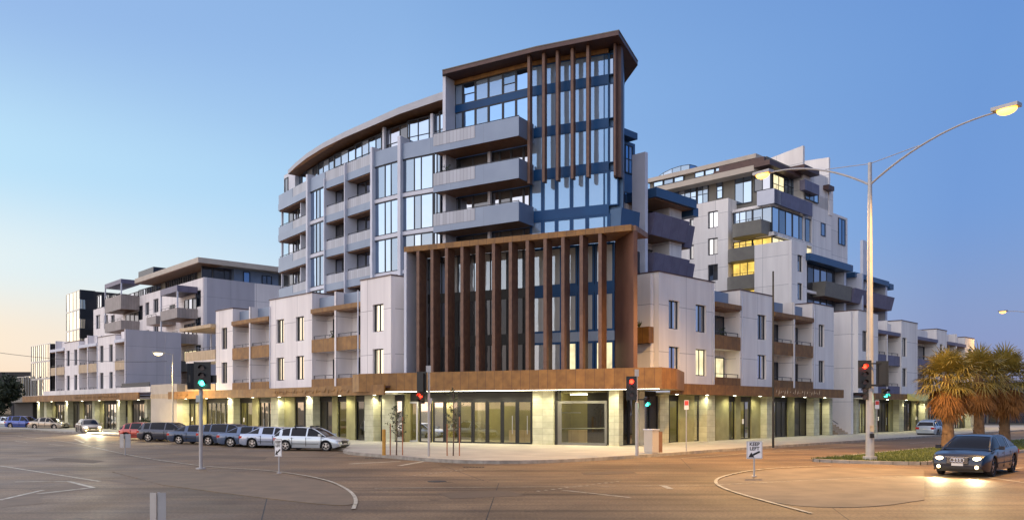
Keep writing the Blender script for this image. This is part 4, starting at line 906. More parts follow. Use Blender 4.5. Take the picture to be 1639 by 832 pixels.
# pavement: follows both kerbs and the rounded corner
kl = [LF.P(-150, 6.3), LF.P(LF.s_at(560, 6.3), 6.3), Vector((-9.2, 45.2, 0)), Vector((-6.3, 41.8, 0)), Vector((-4.2, 39.0, 0)), Vector((-1.7, 36.9, 0)), Vector((1.5, 37.2, 0)), Vector((4.7, 40.0, 0)), Vector((7.65, 43.0, 0)), RF.P(RF.s_at(1165, 6.6), 6.6), RF.P(160, 6.6)]
def smooth_path(pts, it=2):
    for _ in range(it):
        n_ = [pts[0]]
        for i in range(len(pts)-1): n_ += [pts[i].lerp(pts[i+1], .25), pts[i].lerp(pts[i+1], .75)]
        pts = n_+[pts[-1]]
    return pts
kl = smooth_path(kl)
inner = [RF.P(160, -20), Vector((20, 90, 0)), Vector((-20, 90, 0)), LF.P(-150, -20)]
q = MB(); outl = [tuple(p.xy) for p in kl+inner]
bm = bmesh.new(); vs = [bm.verts.new((p[0], p[1], GZ)) for p in outl]; f = bm.faces.new(vs); bmesh.ops.triangulate(bm, faces=[f])
for f in bm.faces: q.face([v.co for v in f.verts], [(v.co.x*.71-v.co.y*.7, v.co.x*.7+v.co.y*.71) for v in f.verts])
bm.free(); pv = q.build('pavement', 'paving', recalc=False); tag(pv, kind='structure')
def kerb(path, w_=.18, z1=GZ+.004, name='kerb', closed=False):
    q = MB(); n_ = len(path)
    for i in range(n_-1+(1 if closed else 0)):
        a, b = path[i], path[(i+1) % n_]; t = (b-a); t.z = 0
        if t.length < .01: continue
        nn = Vector((t.y, -t.x, 0)).normalized()*w_*.5
        q.face([a-nn+Vector((0, 0, z1)), a+nn+Vector((0, 0, z1)), b+nn+Vector((0, 0, z1)), b-nn+Vector((0, 0, z1))])
        for s_ in (-1, 1): q.face([a+nn*s_-Vector((0, 0, .05)), b+nn*s_-Vector((0, 0, .05)), b+nn*s_+Vector((0, 0, z1)), a+nn*s_+Vector((0, 0, z1))])
    o = q.build(name, 'kerb', recalc=False); tag(o, kind='structure'); return o
kerb(kl)
# grass median on the right street
A, B = Vector((13.1, 38.2, 0)), Vector((17.6, 35.7, 0)); u = Vector((.704, .71, 0))
md = [A+u*140, A+u*1.5, A+u*.3+(B-A)*.12, B-(B-A)*.12+u*.1, B+u*1.2, B+u*140]; md = smooth_path(md, 2)
q = MB(); q.prism([tuple(p.xy) for p in md], .0, .13); tag(q.build('median_strip', 'grass'), kind='structure'); kerb(md, .22, .145)
q = MB()
for i in range(9000):
    s_, r_ = random.random()**1.6*40, random.uniform(.04, .96); p = A.lerp(B, r_)+u*(s_+.7); h = random.uniform(.05, .12); an = random.uniform(0, 3.14); dx = Vector((math.cos(an), math.sin(an), 0))*.02
    p.z = .13; q.face([p-dx, p+dx, p+Vector((random.uniform(-.04, .04), random.uniform(-.04, .04), h))])
tag(q.build('grass', 'grass', recalc=False), 'short yellow green grass on the median strip', 'grass', kind='stuff')
def gp(px, py, z=0): Y = (EYE-z)*FX/(py-HY); return Vector(((px-CX)/FX*Y, Y, z))
# painted marks and islands
isl = smooth_path([gp(1480, 751), gp(1400, 749), gp(1300, 748), gp(1215, 753), gp(1160, 763), gp(1146, 772), gp(1165, 783), gp(1215, 800), gp(1290, 812), gp(1400, 812), gp(1480, 800)], 2)
q = MB(); q.prism([tuple(p.xy) for p in isl], .002, .016); tag(q.build('traffic_island', 'apron'), kind='structure')
isl2 = smooth_path([gp(180, 755), gp(300, 757), gp(430, 757), gp(520, 770), gp(562, 786), gp(572, 800), gp(560, 812), gp(420, 797), gp(260, 776)], 2)
q = MB(); q.prism([tuple(p.xy) for p in isl2], .002, .016); tag(q.build('traffic_island', 'patch'), kind='structure')
def stripe(mb, pts, w_=.12, z=.008, dash=None):
    acc = 0
    for i in range(len(pts)-1):
        a, b = pts[i], pts[i+1]; t = b-a; l = t.length
        if l < 1e-4: continue
        nn = Vector((t.y, -t.x, 0)).normalized()*w_*.5; k = 0
        segs = [(0, l)]
        if dash:
            segs = []; x = 0
            while x < l: segs.append((x, min(l, x+dash[0]))); x += dash[0]+dash[1]
        for x0, x1 in segs:
            p0, p1 = a+t*(x0/l), a+t*(x1/l)
            mb.face([Vector((v.x, v.y, z)) for v in (p0-nn, p0+nn, p1+nn, p1-nn)])
q = MB()
stripe(q, smooth_path([gp(1330, 745), gp(1215, 750), gp(1155, 762), gp(1142, 772), gp(1165, 785), gp(1240, 806), gp(1300, 822)], 3), .11, .022)
stripe(q, [gp(600, 781), gp(1146, 776)], .07); stripe(q, [gp(1146, 776), gp(1450, 762)], .07, .022)
stripe(q, smooth_path([gp(30, 698), gp(120, 708), gp(200, 728), gp(330, 748), gp(430, 752), gp(520, 766), gp(560, 784), gp(572, 800), gp(566, 815)], 3), .10, .022)
stripe(q, [gp(860, 786), gp(990, 770)], .12, .008, (.14, .22)); stripe(q, [gp(662, 761), gp(760, 749)], .1, .008, (.14, .22))
stripe(q, [gp(900, 784), gp(1010, 796)], .1); stripe(q, [gp(560, 742), gp(640, 738)], .3); stripe(q, [gp(690, 736), gp(640, 745)], .25)
stripe(q, [gp(1090, 733), gp(1390, 712)], .1, .008); 
stripe(q, [RF.P(8, 10.2), RF.P(90, 10.2)], .11, .008, (3, 5))
stripe(q, [gp(1430, 770), gp(1639, 748)], .12); stripe(q, [gp(1500, 752)+Vector((0, 0, 0)), gp(1639, 772)], .1)
stripe(q, [LF.P(-90, 12.5), LF.P(-8, 12.5)], .11, .008, (3, 5)); stripe(q, [LF.P(-90, 16.5), LF.P(-6, 16.5)], .12, .008, (3, 5))
stripe(q, [gp(0, 745), gp(160, 770)], .12); stripe(q, [gp(25, 771), gp(110, 770), gp(150, 780), gp(60, 790)], .16); stripe(q, [gp(0, 800), gp(70, 784)], .14)
for px, py in ((1060, 776), (410, 690), (120, 702)): stripe(q, [gp(px, py), gp(px+14, py+6)], .2)
tag(q.build('road_markings', 'paint', recalc=False), kind='structure')
q = MB(); 
for pts in ([gp(60, 790), gp(110, 773), gp(152, 779), gp(70, 792)], [gp(170, 768), gp(300, 762), gp(420, 760), gp(215, 776)], [gp(0, 795), gp(60, 790), gp(70, 805), gp(0, 812)]): q.face([Vector((p.x, p.y, .004)) for p in pts])
tag(q.build('road_patches', 'patch', recalc=False), kind='structure')
for px, py, r in ((1430, 792, .35), (700, 770, .32)):
    q = MB(); c_ = gp(px, py); q.tube([(c_.x, c_.y, -.05), (c_.x, c_.y, .009)], r, 20); tag(q.build('manhole_cover', 'dark'), 'round iron manhole cover set in the road '+('near the dark sedan' if px > 1000 else 'mid crossing'), 'manhole cover')

M['fresh'] = mat('dark_asphalt_patch', (.12, .08, .042), .8, noise=(.095, .064, .034), nscale=6)
q = MB()
for pts in ([gp(700, 788), gp(812, 784), gp(842, 793), gp(722, 798)], [gp(930, 756), gp(1010, 753), gp(1020, 757), gp(936, 760)], [gp(330, 728), gp(430, 731), gp(424, 735), gp(318, 732)], [gp(90, 732), gp(170, 737), gp(150, 741), gp(70, 736)]): q.face([Vector((p.x, p.y, .004)) for p in pts])
tag(q.build('road_patches', 'fresh', recalc=False), kind='structure')
for px, py, t_ in ((760, 747, 'by the kerb in front of the shop windows'), (600, 733, 'by the kerb near the yellow bollard')):
    p = gp(px, py); q = MB()
    for i in range(7): q.box(WF, p.x-.45+i*.13, p.x-.38+i*.13, p.y-.2, p.y+.2, .0, .012)
    tag(q.build('drain_grate', 'black', None, loc=(p.x, p.y, 0)), 'dark iron drain grate '+t_, 'drain')
# ------------------------------------------------------------------ cars
M['tyre'] = mat('tyre_rubber', (.015, .015, .016), .85); M['rim'] = mat('alloy_rim', (.55, .55, .56), .3, .9)
M['carglass'] = mat('car_glass', (.008, .010, .014), .08, spec=.2); M['chrome'] = mat('chrome', (.7, .7, .7), .15, 1)
M['tail'] = mat('tail_lamp', (.45, .02, .015), .2); M['headoff'] = mat('head_lamp_glass', (.6, .62, .62), .12, .3); M['plate'] = mat('number_plate', (.6, .6, .56), .5)
M['headon'] = mat('head_lamp_lit', (1, 1, 1), .3, emit=(1, .86, .50), es=5); M['fogon'] = mat('fog_lamp_lit', (1, 1, 1), .3, emit=(1, .70, .25), es=5)
def paint(name, c, metal=.5): 
    m = mat(name, c, .28, metal); m.node_tree.nodes['Principled BSDF'].inputs['Coat Weight'].default_value = .8; m.node_tree.nodes['Principled BSDF'].inputs['Coat Roughness'].default_value = .05; return m
def interp(pts, x):
    if x <= pts[0][0]: return pts[0][1]
    for (a, b), (c_, d) in zip(pts, pts[1:]):
        if x <= c_:
            k = (x-a)/(c_-a); k = k*k*(3-2*k)*.5+k*.5; return b+(d-b)*k
    return pts[-1][1]
STY = {
 'hatch': dict(L=4.2, W=1.76, belt=[(-2.1, .70), (-2.03, .93), (-1.6, .97), (.9, .93), (1.3, .87), (1.78, .78), (2.0, .68), (2.1, .50)], gh=[(-2.02, .95), (-1.72, 1.30), (-1.2, 1.45), (-.2, 1.49), (.4, 1.40), (1.22, .91)], wb=(-1.28, 1.30), r=.31, pil=(-1.0, .05)),
 'sedan': dict(L=4.75, W=1.80, belt=[(-2.37, .68), (-2.3, .95), (-1.6, 1.0), (.9, .93), (1.4, .87), (2.05, .77), (2.27, .67), (2.37, .50)], gh=[(-1.75, .99), (-1.05, 1.36), (-.7, 1.42), (.05, 1.43), (.5, 1.36), (1.32, .91)], wb=(-1.38, 1.42), r=.32, pil=(-.75, .1)),
 'wagon': dict(L=4.7, W=1.82, belt=[(-2.35, .75), (-2.28, 1.0), (-1.6, 1.03), (.9, .97), (1.4, .91), (2.02, .81), (2.25, .70), (2.35, .52)], gh=[(-2.22, 1.02), (-1.95, 1.46), (-1.5, 1.53), (0, 1.56), (.5, 1.48), (1.3, .95)], wb=(-1.36, 1.38), r=.34, pil=(-1.25, .0)),
 'exec': dict(L=5.05, W=1.90, belt=[(-2.52, .68), (-2.46, .96), (-1.7, 1.02), (.95, .95), (1.5, .90), (2.2, .80), (2.42, .70), (2.52, .54)], gh=[(-1.95, 1.0), (-1.15, 1.37), (-.75, 1.43), (.1, 1.44), (.55, 1.38), (1.45, .93)], wb=(-1.48, 1.47), r=.34, pil=(-.8, .12)),
}
def make_car(style, pm, label, cat='car', lights=False, rack=False, rings=False, name='parked_car', group=None):
    S = STY[style]; Lh, Wh = S['L']/2, S['W']/2; root = thing(name, label, cat, group=group, local=True); r = S['r']
    n = 64; B = MB(); secs = []
    for i in range(n+1):
        x = -Lh+S['L']*i/n; zb = interp(S['belt'], x); e = abs(x)/Lh
        wf = Wh*(1-.16*max(0, (e-.72)/.28)**2.2); zs = .20+.10*max(0, (e-.86)/.14)
        ar = None
        for xw in S['wb']:
            dx = abs(x-xw); Ra = r+.07
            if dx < Ra: ar = r+math.sqrt(Ra*Ra-dx*dx)
        zsm = max(zs, ar or 0); zm = .62*zb+.1
        pts = [(wf*.95, zsm), (wf*.985, max(zsm+.01, .38)), (wf, max(zsm+.02, zm*.9)), (wf*.985, max(zsm+.03, zb-.09)), (wf*.93, max(zsm+.04, zb-.012)), (wf*.6, zb+.022), (0, zb+.035)]
        secs.append([(x, y, z) for y, z in pts]+[(x, -y, z) for y, z in pts[-2::-1]])
    base = len(B.v); m = len(secs[0])
    for s_ in secs: B.v += [Vector(p) for p in s_]
    for i in range(n):
        for k in range(m-1):
            a = base+i*m+k; B.f.append((a, a+m, a+m+1, a+1)); B.uv.append([(0, 0)]*4); B.mi.append(0)
    for i, rv in ((0, 1), (n, 0)): B.f.append(tuple(base+i*m+k for k in range(m))); B.uv.append([(0, 0)]*m); B.mi.append(0)
    body = B.build('body', pm, root, smooth=True)
    em = body.modifiers.new('edge', 'EDGE_SPLIT'); em.split_angle = R(38)
    U = MB()                                        # dark underside and wheel housings
    U.box(WF, -Lh+.25, Lh-.25, -Wh*.8, Wh*.8, .18, .62); U.build('underbody', 'black', root)
    # glasshouse
    G = MB(); gh = S['gh']; st = []; N_ = 26; x0, x1 = gh[0][0], gh[-1][0]
    def gsec(x, zt, k=1, lift=0):
        zb = interp(S['belt'], x)-.02; wb = Wh*.90; h = max(.0, zt-zb); wr = Wh*(.90-.22*min(1, h/.5))
        return [(x, wb, zb), (x, wr+.02, zb+h*.86), (x, wr-.07, zb+h*.985+lift), (x, wr*.5, zt+.012+lift), (x, 0, zt+.02+lift), (x, -wr*.5, zt+.012+lift), (x, -wr+.07, zb+h*.985+lift), (x, -wr-.02, zb+h*.86), (x, -wb, zb)]
    xs = sorted({x0+(x1-x0)*i/N_ for i in range(N_+1)} | {g_[0] for g_ in gh})
    def lerp(pts, x):
        for k, ((a, b), (c_, d)) in enumerate(zip(pts, pts[1:])):
            if x <= c_+1e-6:
                t = (x-a)/(c_-a); sl_ = lambda i: 0 if i < 0 or i >= len(pts)-1 else (pts[i+1][1]-pts[i][1])/(pts[i+1][0]-pts[i][0])
                m0 = (sl_(k-1)+sl_(k))/2 if k else sl_(k); m1 = (sl_(k)+sl_(k+1))/2 if k < len(pts)-2 else sl_(k); h_ = c_-a
                return (2*t**3-3*t*t+1)*b+(t**3-2*t*t+t)*h_*m0+(3*t*t-2*t**3)*d+(t**3-t*t)*h_*m1
        return pts[-1][1]
    for mb_, xr, lift in ((G, xs, 0), ):
        for x in xr: st.append(gsec(x, lerp(gh, x)))
        for s_ in st: mb_.v += [Vector(p) for p in s_]
        for i in range(len(st)-1):
            for k in range(8): a = i*9+k; mb_.f.append((a, a+9, a+10, a+1)); mb_.uv.append([(0, 0)]*4); mb_.mi.append(0)
    G.build('windows', 'carglass', root, smooth=True)
    Rf = MB(); xr = [x for x in xs if gh[1][0]-.12 <= x <= gh[4][0]+.03]; st = [gsec(x, lerp(gh, x), lift=.012)[2:7] for x in xr]
    for s_ in st: Rf.v += [Vector(p) for p in s_]
    for i in range(len(st)-1):
        for k in range(4): a = i*5+k; Rf.f.append((a, a+5, a+6, a+1)); Rf.uv.append([(0, 0)]*4); Rf.mi.append(0)
    Rf.build('roof', pm, root, smooth=True)
    Pl = MB()
    for sgn in (1, -1):
        def edge(x, w_=0): 
            g_ = gsec(x, lerp(gh, x)); return Vector((g_[1][0], g_[1][1]*sgn, g_[1][2]+.0))
        path = [Vector((x, gsec(x, lerp(gh, x))[2][1]*sgn*1.01, gsec(x, lerp(gh, x))[2][2]-.01)) for x in xs[1:-1]]
        Pl.tube([Vector((xs[0]+.02, Wh*.86*sgn, interp(S['belt'], xs[0])))]+path+[Vector((xs[-1], Wh*.86*sgn, interp(S['belt'], xs[-1])))], .035, 6)
        for k, xp in enumerate((*S['pil'], S['gh'][1][0]+(.1 if style != 'sedan' else .18))):
            g_ = gsec(xp, lerp(gh, xp)); w_ = .045 if k < 2 else .09
            a, b, t = [Vector((p[0], (p[1]+.006)*sgn, p[2])) for p in g_[:3]]; dx = Vector((w_, 0, 0)); mbq = Pl
            mbq.face([a-dx, a+dx, b+dx, b-dx]); mbq.face([b-dx, b+dx, t+dx, t-dx])
    Pl.build('window_pillars', pm, root)
    # wheels
    for xw in S['wb']:
        for sgn in (1, -1):
            T = MB(); yo = Wh*.965*sgn; yi = (Wh-.22)*sgn; prof = [(yi, r*.7), (yi, r*.95), (yi+.02*sgn, r), (yo-.03*sgn, r), (yo, r*.95), (yo, r*.70)]
            for i in range(24):
                a0, a1 = i*2*math.pi/24, (i+1)*2*math.pi/24
                for (y0, r0), (y1, r1) in zip(prof, prof[1:]):
                    T.face([(xw+math.cos(a0)*r0, y0, r+math.sin(a0)*r0), (xw+math.cos(a1)*r0, y0, r+math.sin(a1)*r0), (xw+math.cos(a1)*r1, y1, r+math.sin(a1)*r1), (xw+math.cos(a0)*r1, y1, r+math.sin(a0)*r1)])
            wo = T.build('wheel', 'tyre', root)
            Q = MB(); yr = yo-.015*sgn
            for i in range(5):
                a = i*2*math.pi/5+.3
                for da0, da1 in ((-.26, -.07), (.07, .26)):
                    Q.face([(xw+math.cos(a+da0*.6)*.05, yr, r+math.sin(a+da0*.6)*.05), (xw+math.cos(a+da0)*r*.68, yr-.01*sgn, r+math.sin(a+da0)*r*.68), (xw+math.cos(a+da1)*r*.68, yr-.01*sgn, r+math.sin(a+da1)*r*.68), (xw+math.cos(a+da1*.6)*.05, yr, r+math.sin(a+da1*.6)*.05)])
            for i in range(24):
                a0, a1 = i*2*math.pi/24, (i+1)*2*math.pi/24
                Q.face([(xw+math.cos(t)*q_, yr, r+math.sin(t)*q_) for t, q_ in ((a0, r*.64), (a1, r*.64), (a1, r*.73), (a0, r*.73))])
                Q.face([(xw, yr+.003*sgn, r), (xw+math.cos(a0)*.07, yr+.003*sgn, r+math.sin(a0)*.07), (xw+math.cos(a1)*.07, yr+.003*sgn, r+math.sin(a1)*.07)])
            Q.build('rim', 'rim', wo, recalc=False)
    zb_f = interp(S['belt'], Lh-.25); wfe = Wh*.86
    for sgn in (1, -1):
        h = MB()
        h.face([(Lh-.03, .42*sgn, .60), (Lh-.16, wfe*sgn, .62), (Lh-.30, wfe*1.02*sgn, .75), (Lh-.12, .42*sgn, .71)]); h.face([(Lh+.012, .42*sgn, .60), (Lh-.10, wfe*sgn, .62), (Lh-.26, wfe*1.03*sgn, .755), (Lh-.06, .42*sgn, .715)])
        h.face([(Lh-.03, .42*sgn, .60), (Lh+.012, .42*sgn, .60), (Lh-.06, .42*sgn, .715), (Lh-.12, .42*sgn, .71)]); h.face([(Lh-.16, wfe*sgn, .62), (Lh-.10, wfe*sgn, .62), (Lh-.26, wfe*1.03*sgn, .755), (Lh-.30, wfe*1.02*sgn, .75)])
        h.face([(Lh-.10, wfe*sgn, .62), (Lh-.42, Wh*.985*sgn, .66), (Lh-.46, Wh*.985*sgn, .75), (Lh-.26, wfe*1.03*sgn, .755)])
        h = MB(); c_h = Vector((Lh-.13, .60*sgn, .645)); 
        for i in range(14):
            for k in range(8):
                def V(i, k): a = i*2*math.pi/14; t = -math.pi/2+k*math.pi/8; return c_h+Vector((math.cos(t)*math.cos(a)*.16-.10*abs(math.sin(a)*math.cos(t)), math.cos(t)*math.sin(a)*.215, math.sin(t)*.075))
                h.face([V(i, k), V(i+1, k), V(i+1, k+1), V(i, k+1)])
        ho = h.build('headlight', 'headon' if lights else 'headoff', root)
        if lights:
            fl = MB(); fl.tube([(Lh-.1, .62*sgn, .36), (Lh+.01, .62*sgn, .36)], .065, 12); fl.build('fog_light', 'fogon', root)
            l = bpy.data.lights.new('headlight_beam', 'SPOT'); l.energy = 240 if rings else 2600; l.color = (1, .86, .52); l.spot_size = R(95); l.spot_blend = .8; l.shadow_soft_size = .08
            lo = bpy.data.objects.new('headlight_beam', l); col.objects.link(lo); lo.parent = ho; lo.location = (Lh+.08, .6*sgn, .62); lo.rotation_euler = Vector((-1, 0, .22)).to_track_quat('Z', 'Y').to_euler()
        t = MB(); zt0 = interp(S['belt'], -Lh+.06)
        t.box(WF, -Lh-.012, -Lh+.10, min(.5*sgn, Wh*.86*sgn), max(.5*sgn, Wh*.86*sgn), zt0-.27, zt0-.08); t.box(WF, -Lh+.1, -Lh+.30, Wh*.90*sgn-.03, Wh*.90*sgn+.05, zt0-.24, zt0-.09); t.build('tail_light', 'tail', root)
        mr = MB(); mr.tube([(1.0, Wh*.88*sgn, .98), (1.0, (Wh+.06)*sgn, 1.0)], .02, 6); mr.box(WF, .93, 1.07, min((Wh+.03)*sgn, (Wh+.2)*sgn), max((Wh+.03)*sgn, (Wh+.2)*sgn), .95, 1.08); mr.build('wing_mirror', pm, root)
        for xd in (-.85, .25):
            d = MB(); d.box(WF, xd-.09, xd+.09, Wh*.985*sgn-.02, Wh*.985*sgn+.03, .80, .825); d.build('door_handle', pm, root)
        tr = MB(); tr.box(WF, S['wb'][0]+.45, S['wb'][1]-.45, Wh*sgn-.02, Wh*sgn+.012, .44, .475)
        for xd in (S['pil'][0]+.15 if style == 'hatch' else S['pil'][0], S['pil'][1], 1.02): tr.box(WF, xd-.006, xd+.006, Wh*.99*sgn-.03, Wh*.99*sgn+.008, .3, .86)
        tr.build('door_trim', 'black', root)
    g = MB(); g.box(WF, Lh-.1, Lh+.012, -.36, .36, .44, .64 if not rings else .70); g.box(WF, Lh-.1, Lh+.006, -.5, .5, .29, .38); g.build('grille', 'black', root)
    if rings:
        ch = MB()
        for z in (.50, .545, .59, .635, .68): ch.box(WF, Lh+.013, Lh+.022, -.34, .34, z-.006, z+.006)
        ch.box(WF, Lh-.02, Lh+.03, -.39, .39, .70, .72)
        ch.build('grille_trim', 'chrome', root)
        rg = MB()
        for k in range(4):
            y0 = -.15+k*.10; rg.tube([(Lh+.035+.001*k, y0+math.cos(a*math.pi/8)*.07, .60+math.sin(a*math.pi/8)*.07) for a in range(17)], .010, 6, cap=False)
        rg.build('ring_badge', 'chrome', root)
    pl = MB(); pl.box(WF, Lh+.013, Lh+.03, -.19, .19, .40, .49); pl.build('number_plate', 'plate', root)
    pl = MB(); pl.box(WF, -Lh-.02, -Lh+.02, -.19, .19, .62, .73); pl.build('number_plate', 'plate', root)
    if rack:
        k = MB()
        for x in (-.75, .25):
            k.tube([(x, -.72, 1.52), (x, .72, 1.52)], .022, 6); 
            for s_ in (-.62, .62): k.tube([(x, s_, 1.40), (x, s_, 1.52)], .03, 6)
            k.box(WF, x-.1, x+.1, -.55, -.35, 1.54, 1.60); k.box(WF, x-.1, x+.1, .1, .3, 1.54, 1.60)
        k.build('roof_rack', 'black', root)
    return root
def put(o, X, Y, hd): o.location = (X, Y, 0); o.rotation_euler = (0, 0, hd); return o
P_ = {'silver': paint('silver_paint', (.50, .56, .60)), 'blue': paint('slate_blue_paint', (.075, .115, .20)), 'lilac': paint('pale_blue_paint', (.34, .40, .52)), 'navy': paint('navy_paint', (.03, .055, .11)),
      'dark': paint('charcoal_paint', (.045, .05, .07)), 'red': paint('red_paint', (.38, .05, .04), .3), 'beige': paint('beige_paint', (.42, .36, .28)), 'royal': paint('royal_blue_paint', (.03, .07, .30)), 'black': paint('midnight_blue_paint', (.007, .012, .026))}
G1 = 'cars angle parked along the left street'
def lpark(px, style, p, label, rack=False, d=8.3, hd=-14):
    d += random.uniform(-.3, .3) if px < 480 else 0; hd += random.uniform(-4, 4) if px < 480 else 0
    o = make_car(style, P_[p], label, rack=rack, group=G1); a = LF.P(LF.s_at(px, d), d); put(o, a.x, a.y, R(hd)); o.scale = (1, 1, .91); return o
lpark(500, 'hatch', 'silver', 'silver hatchback with a roof rack, nearest of the parked cars', True)
lpark(447, 'sedan', 'lilac', 'pale blue sedan parked directly behind the silver hatchback')
lpark(411, 'sedan', 'blue', 'slate blue sedan parked between the pale blue sedan and the tall navy wagon')
lpark(374, 'wagon', 'navy', 'tall navy station wagon with dark windows in the parked row')
lpark(326, 'sedan', 'navy', 'navy sedan partly behind the green traffic signal pole')
lpark(274, 'wagon', 'dark', 'charcoal station wagon parked next to the red car')
lpark(236, 'hatch', 'red', 'red hatchback at the far end of the angle parked row')
def lfar(px, style, p, label, Y, hd=-14): 
    o = make_car(style, P_[p], label, group='cars parked further down the left street'); put(o, (px-CX)/FX*Y, Y, R(hd))
lfar(80, 'sedan', 'beige', 'beige sedan parked in front of the far left terrace', 101)
lfar(40, 'wagon', 'royal', 'bright blue station wagon just left of the beige sedan', 106)
lfar(8, 'sedan', 'silver', 'silver sedan at the very left edge, under the dark tree', 110)
o = make_car('sedan', P_['beige'], 'pale car with blazing headlights driving up the left street', lights=True, name='moving_car'); put(o, (142-CX)/FX*84, 84, math.atan2(-.80, .60))
o = make_car('exec', P_['black'], 'midnight blue executive sedan with lit headlights turning beside the median', lights=True, rings=True, name='moving_car'); put(o, 17.6, 31.7, math.atan2(-.73, -.68))
o = make_car('hatch', P_['silver'], 'silver hatchback seen from behind, parked on the right street near the palms'); put(o, (1494-CX)/FX*76, 76, math.atan2(.71, .704))
# ------------------------------------------------------------------ lamps
M['sodium'] = mat('sodium_lamp', (1, .8, .4), .4, emit=(1, .45, .06), es=4); M['pole'] = mat('galvanised_pole', (.42, .41, .40), .5, .4, noise=(.36, .35, .34), nscale=3); M['whitelamp'] = mat('white_lamp', (1, 1, .9), .4, emit=(1, .80, .36), es=6)
def lamp_head(root, p, d, mt, power, color, size=.36):
    d = Vector(d).normalized(); q = MB(); p = Vector(p); F = Fac((p.x, p.y), (d.x, d.y)); F.O = Vector((p.x, p.y))
    q.box(F, -size*.3, size*1.6, -size*.42, size*.42, p.z+.02, p.z+.16); hd = q.build('lamp_housing', 'pole', root)
    q = MB(); c_ = p+d*size*.7; n = 14
    for i in range(n):
        a0, a1 = i*2*math.pi/n, (i+1)*2*math.pi/n
        for k in range(4):
            t0, t1 = k*math.pi/8, (k+1)*math.pi/8
            def V(a, t): return c_+d*math.cos(a)*math.cos(t)*size*.75+Vector((-d.y, d.x, 0))*math.sin(a)*math.cos(t)*size*.42-Vector((0, 0, math.sin(t)*size*.42))
            q.face([V(a0, t0), V(a1, t0), V(a1, t1), V(a0, t1)])
    q.build('lamp_bowl', mt, hd, smooth=True)
    l = bpy.data.lights.new('lamp_glow', 'SPOT'); l.spot_size = R(150); l.spot_blend = .6; l.energy = power; l.color = color; l.shadow_soft_size = .25
    lo = bpy.data.objects.new('lamp_glow', l); col.objects.link(lo); lo.parent = hd; lo.location = c_-Vector((0, 0, .5))-Vector(ORG[root.name])
def twin_lamp(base, label, ad, H=13.4, lampz=14.15, reach=5.4, power=2600):
    root = thing('street_lamp', label, 'street lamp', base, group='twin arm street lamps on the median'); b = Vector(base); ad = Vector((ad[0], ad[1], 0)).normalized()
    q = MB(); q.tube([b, b+Vector((0, 0, 4)), b+Vector((0, 0, H))], [.19, .15, .085], 14); q.tube([b-Vector((0, 0, .1)), b+Vector((0, 0, .16))], .30, 14); q.build('pole', 'pole', root)
    for s_ in (1, -1):
        a = ad*s_; q = MB(); pts = []
        for i in range(13): t = i/12; pts.append(b+a*(reach*t)+Vector((0, 0, H-1.0+(lampz-H+1.0)*(1-(1-t)**2))))
        q.tube(pts, [.05-.015*i/12 for i in range(13)], 8); q.tube([b+Vector((0, 0, H-.05)), pts[5]+Vector((0, 0, .05))], .018, 6); q.build('arm', 'pole', root)
        lamp_head(root, pts[-1], a, 'sodium', power, (1, .56, .15), .52)
    return root
LB_ = (16.16, 37.8, .13)
twin_lamp(LB_, 'tall twin arm street lamp with glowing orange lamps on the tip of the grass median', (.6, -.8), power=11000)
twin_lamp((63.2, 101.6-4.3, .13), 'distant twin arm street lamp glowing above the palms at the right edge', (.6, -.8), power=2500)
b = LF.P(LF.s_at(277, 3.2), 3.2, GZ); rt = thing('street_lamp', 'single arm street lamp with a bright white lamp over the parked cars', 'street lamp', tuple(b)); q = MB(); q.tube([b, b+Vector((0, 0, 7.2))], [.08, .05], 10); q.build('pole', 'pole', rt)
q = MB(); e = b+Vector((-.75, -.4, 7.25)); q.tube([b+Vector((0, 0, 7.15)), b+Vector((-.4, -.2, 7.25)), e], .03, 6); q.build('arm', 'pole', rt); lamp_head(rt, e, (-.85, -.5, 0), 'whitelamp', 4200, (1, .74, .28), .5)
p0 = gp(1238, 716, GZ); q = MB(); q.tube([p0, p0+Vector((0, 0, 10.4))], [.075, .05], 10); tag(q.build('dark_pole', 'black', None, loc=tuple(p0)), 'thin dark unlit pole on the pavement in front of the right hand terrace', 'pole')
